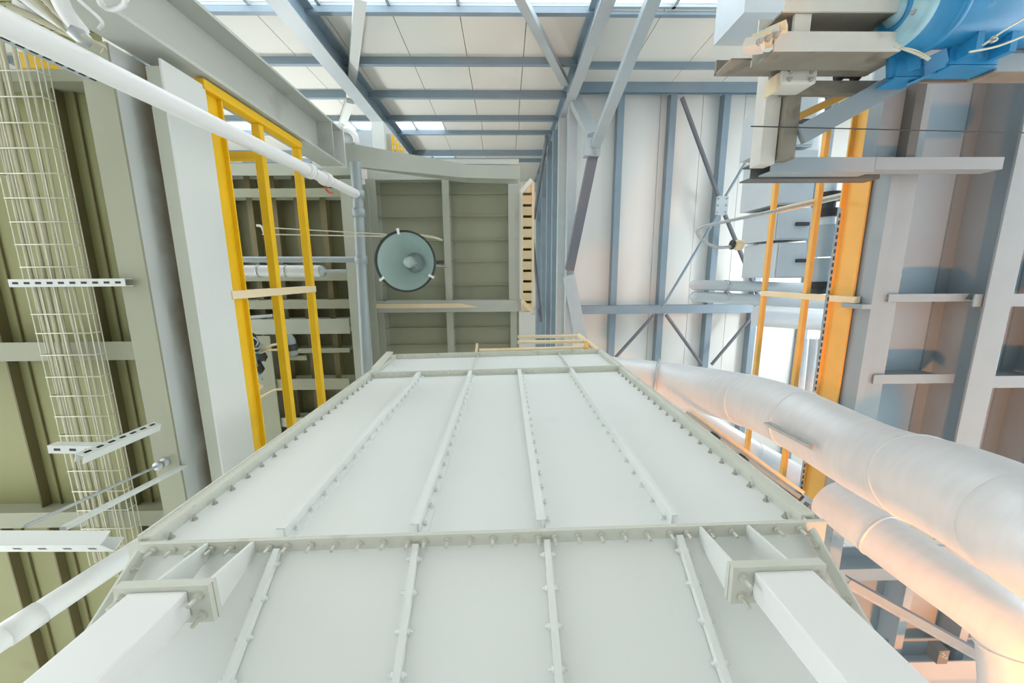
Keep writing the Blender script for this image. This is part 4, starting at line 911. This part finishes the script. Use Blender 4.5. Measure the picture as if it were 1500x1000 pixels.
p_ = P(1382, 962, 2.9); t = thing('beam_clamp', 'small dark bracket at the foot of the slanting angle iron', 'bracket', p_)
mb = MB(); mb.box(p_.x - .05, p_.y - .07, p_.z, p_.x + .05, p_.y + .08, p_.z + .1); mb.build('block', 'rgrey_d', t)
bolt(t, p_ + V((-.02, -.03, 0)), (0, 0, -1), .016, .02, 'boltd')

# ================================================================== LIGHT
def light(name, kind, loc, energy, col, size=None, rot=None):
    l = bpy.data.lights.new(name, kind); l.energy = energy; l.color = col
    o = bpy.data.objects.new(name, l); C.objects.link(o); o.location = loc
    if size:
        if kind == 'AREA': l.shape = 'RECTANGLE'; l.size, l.size_y = size
        else: l.shadow_soft_size = size
    if rot: o.rotation_euler = rot
    return o
def spot(name, loc, aim, energy, col, ang):
    o = light(name, 'SPOT', loc, energy, col, .12); o.data.spot_size = math.radians(ang); o.data.spot_blend = .6
    o.rotation_euler = (V(aim) - V(loc)).to_track_quat('-Z', 'Y').to_euler(); return o
spot('sodium_lamp', (2.0, 2.9, 1.2), (2.5, 1.3, 3.6), 300, (1, .33, .06), 88)
spot('sodium_lamp', (4.6, 3.6, 2.3), (5.0, 4.3, 5.0), 250, (1, .30, .05), 82)
light('hall_fill_light', 'POINT', (-5.2, -.5, 12), 260, (.95, .98, 1), .3)  # unseen fill light, added to brighten the rear wall and high roof
light('hall_fill_light', 'POINT', (7.5, .5, 8.4), 150, (.94, .97, 1), .3)  # unseen fill light, added to brighten the low roof side
for x_, y_ in ((-5.2, -1.2), (-5.2, 2.4), (6.2, -1.2), (6.2, 2.4)):
    light('deck_fill_light', 'AREA', (x_, y_, 3.4), 48, (.98, .99, 1), (1.6, .5), (0, 0, 0))  # unseen fill lights, added so the floor bounces light onto the undersides
W = bpy.data.worlds.new('sky'); bpy.context.scene.world = W; W.use_nodes = True
bg = W.node_tree.nodes['Background']; bg.inputs[0].default_value = (.93, .97, 1, 1); bg.inputs[1].default_value = 2.25

# ================================================================== CAMERA
cam = bpy.data.cameras.new('camera'); co = bpy.data.objects.new('camera', cam); C.objects.link(co)
cam.sensor_width = 36; cam.sensor_fit = 'HORIZONTAL'; cam.lens = 36 * F / 1500; cam.clip_start = .01; cam.clip_end = 200
# camera axes in world: image right, image up, backwards
r = V((Xc.x, Yc.x, Zc.x)); dn_ = V((Xc.y, Yc.y, Zc.y)); fw = V((Xc.z, Yc.z, Zc.z))
m3 = Matrix((r, -dn_, -fw)).transposed()
co.matrix_world = Matrix.Translation((0, 0, CZ)) @ m3.to_4x4()
S = bpy.context.scene; S.camera = co
S.view_settings.view_transform = 'Standard'; S.view_settings.look = 'None'; S.view_settings.gamma = 1; S.view_settings.exposure = 0.79
S.view_settings.use_curve_mapping = False
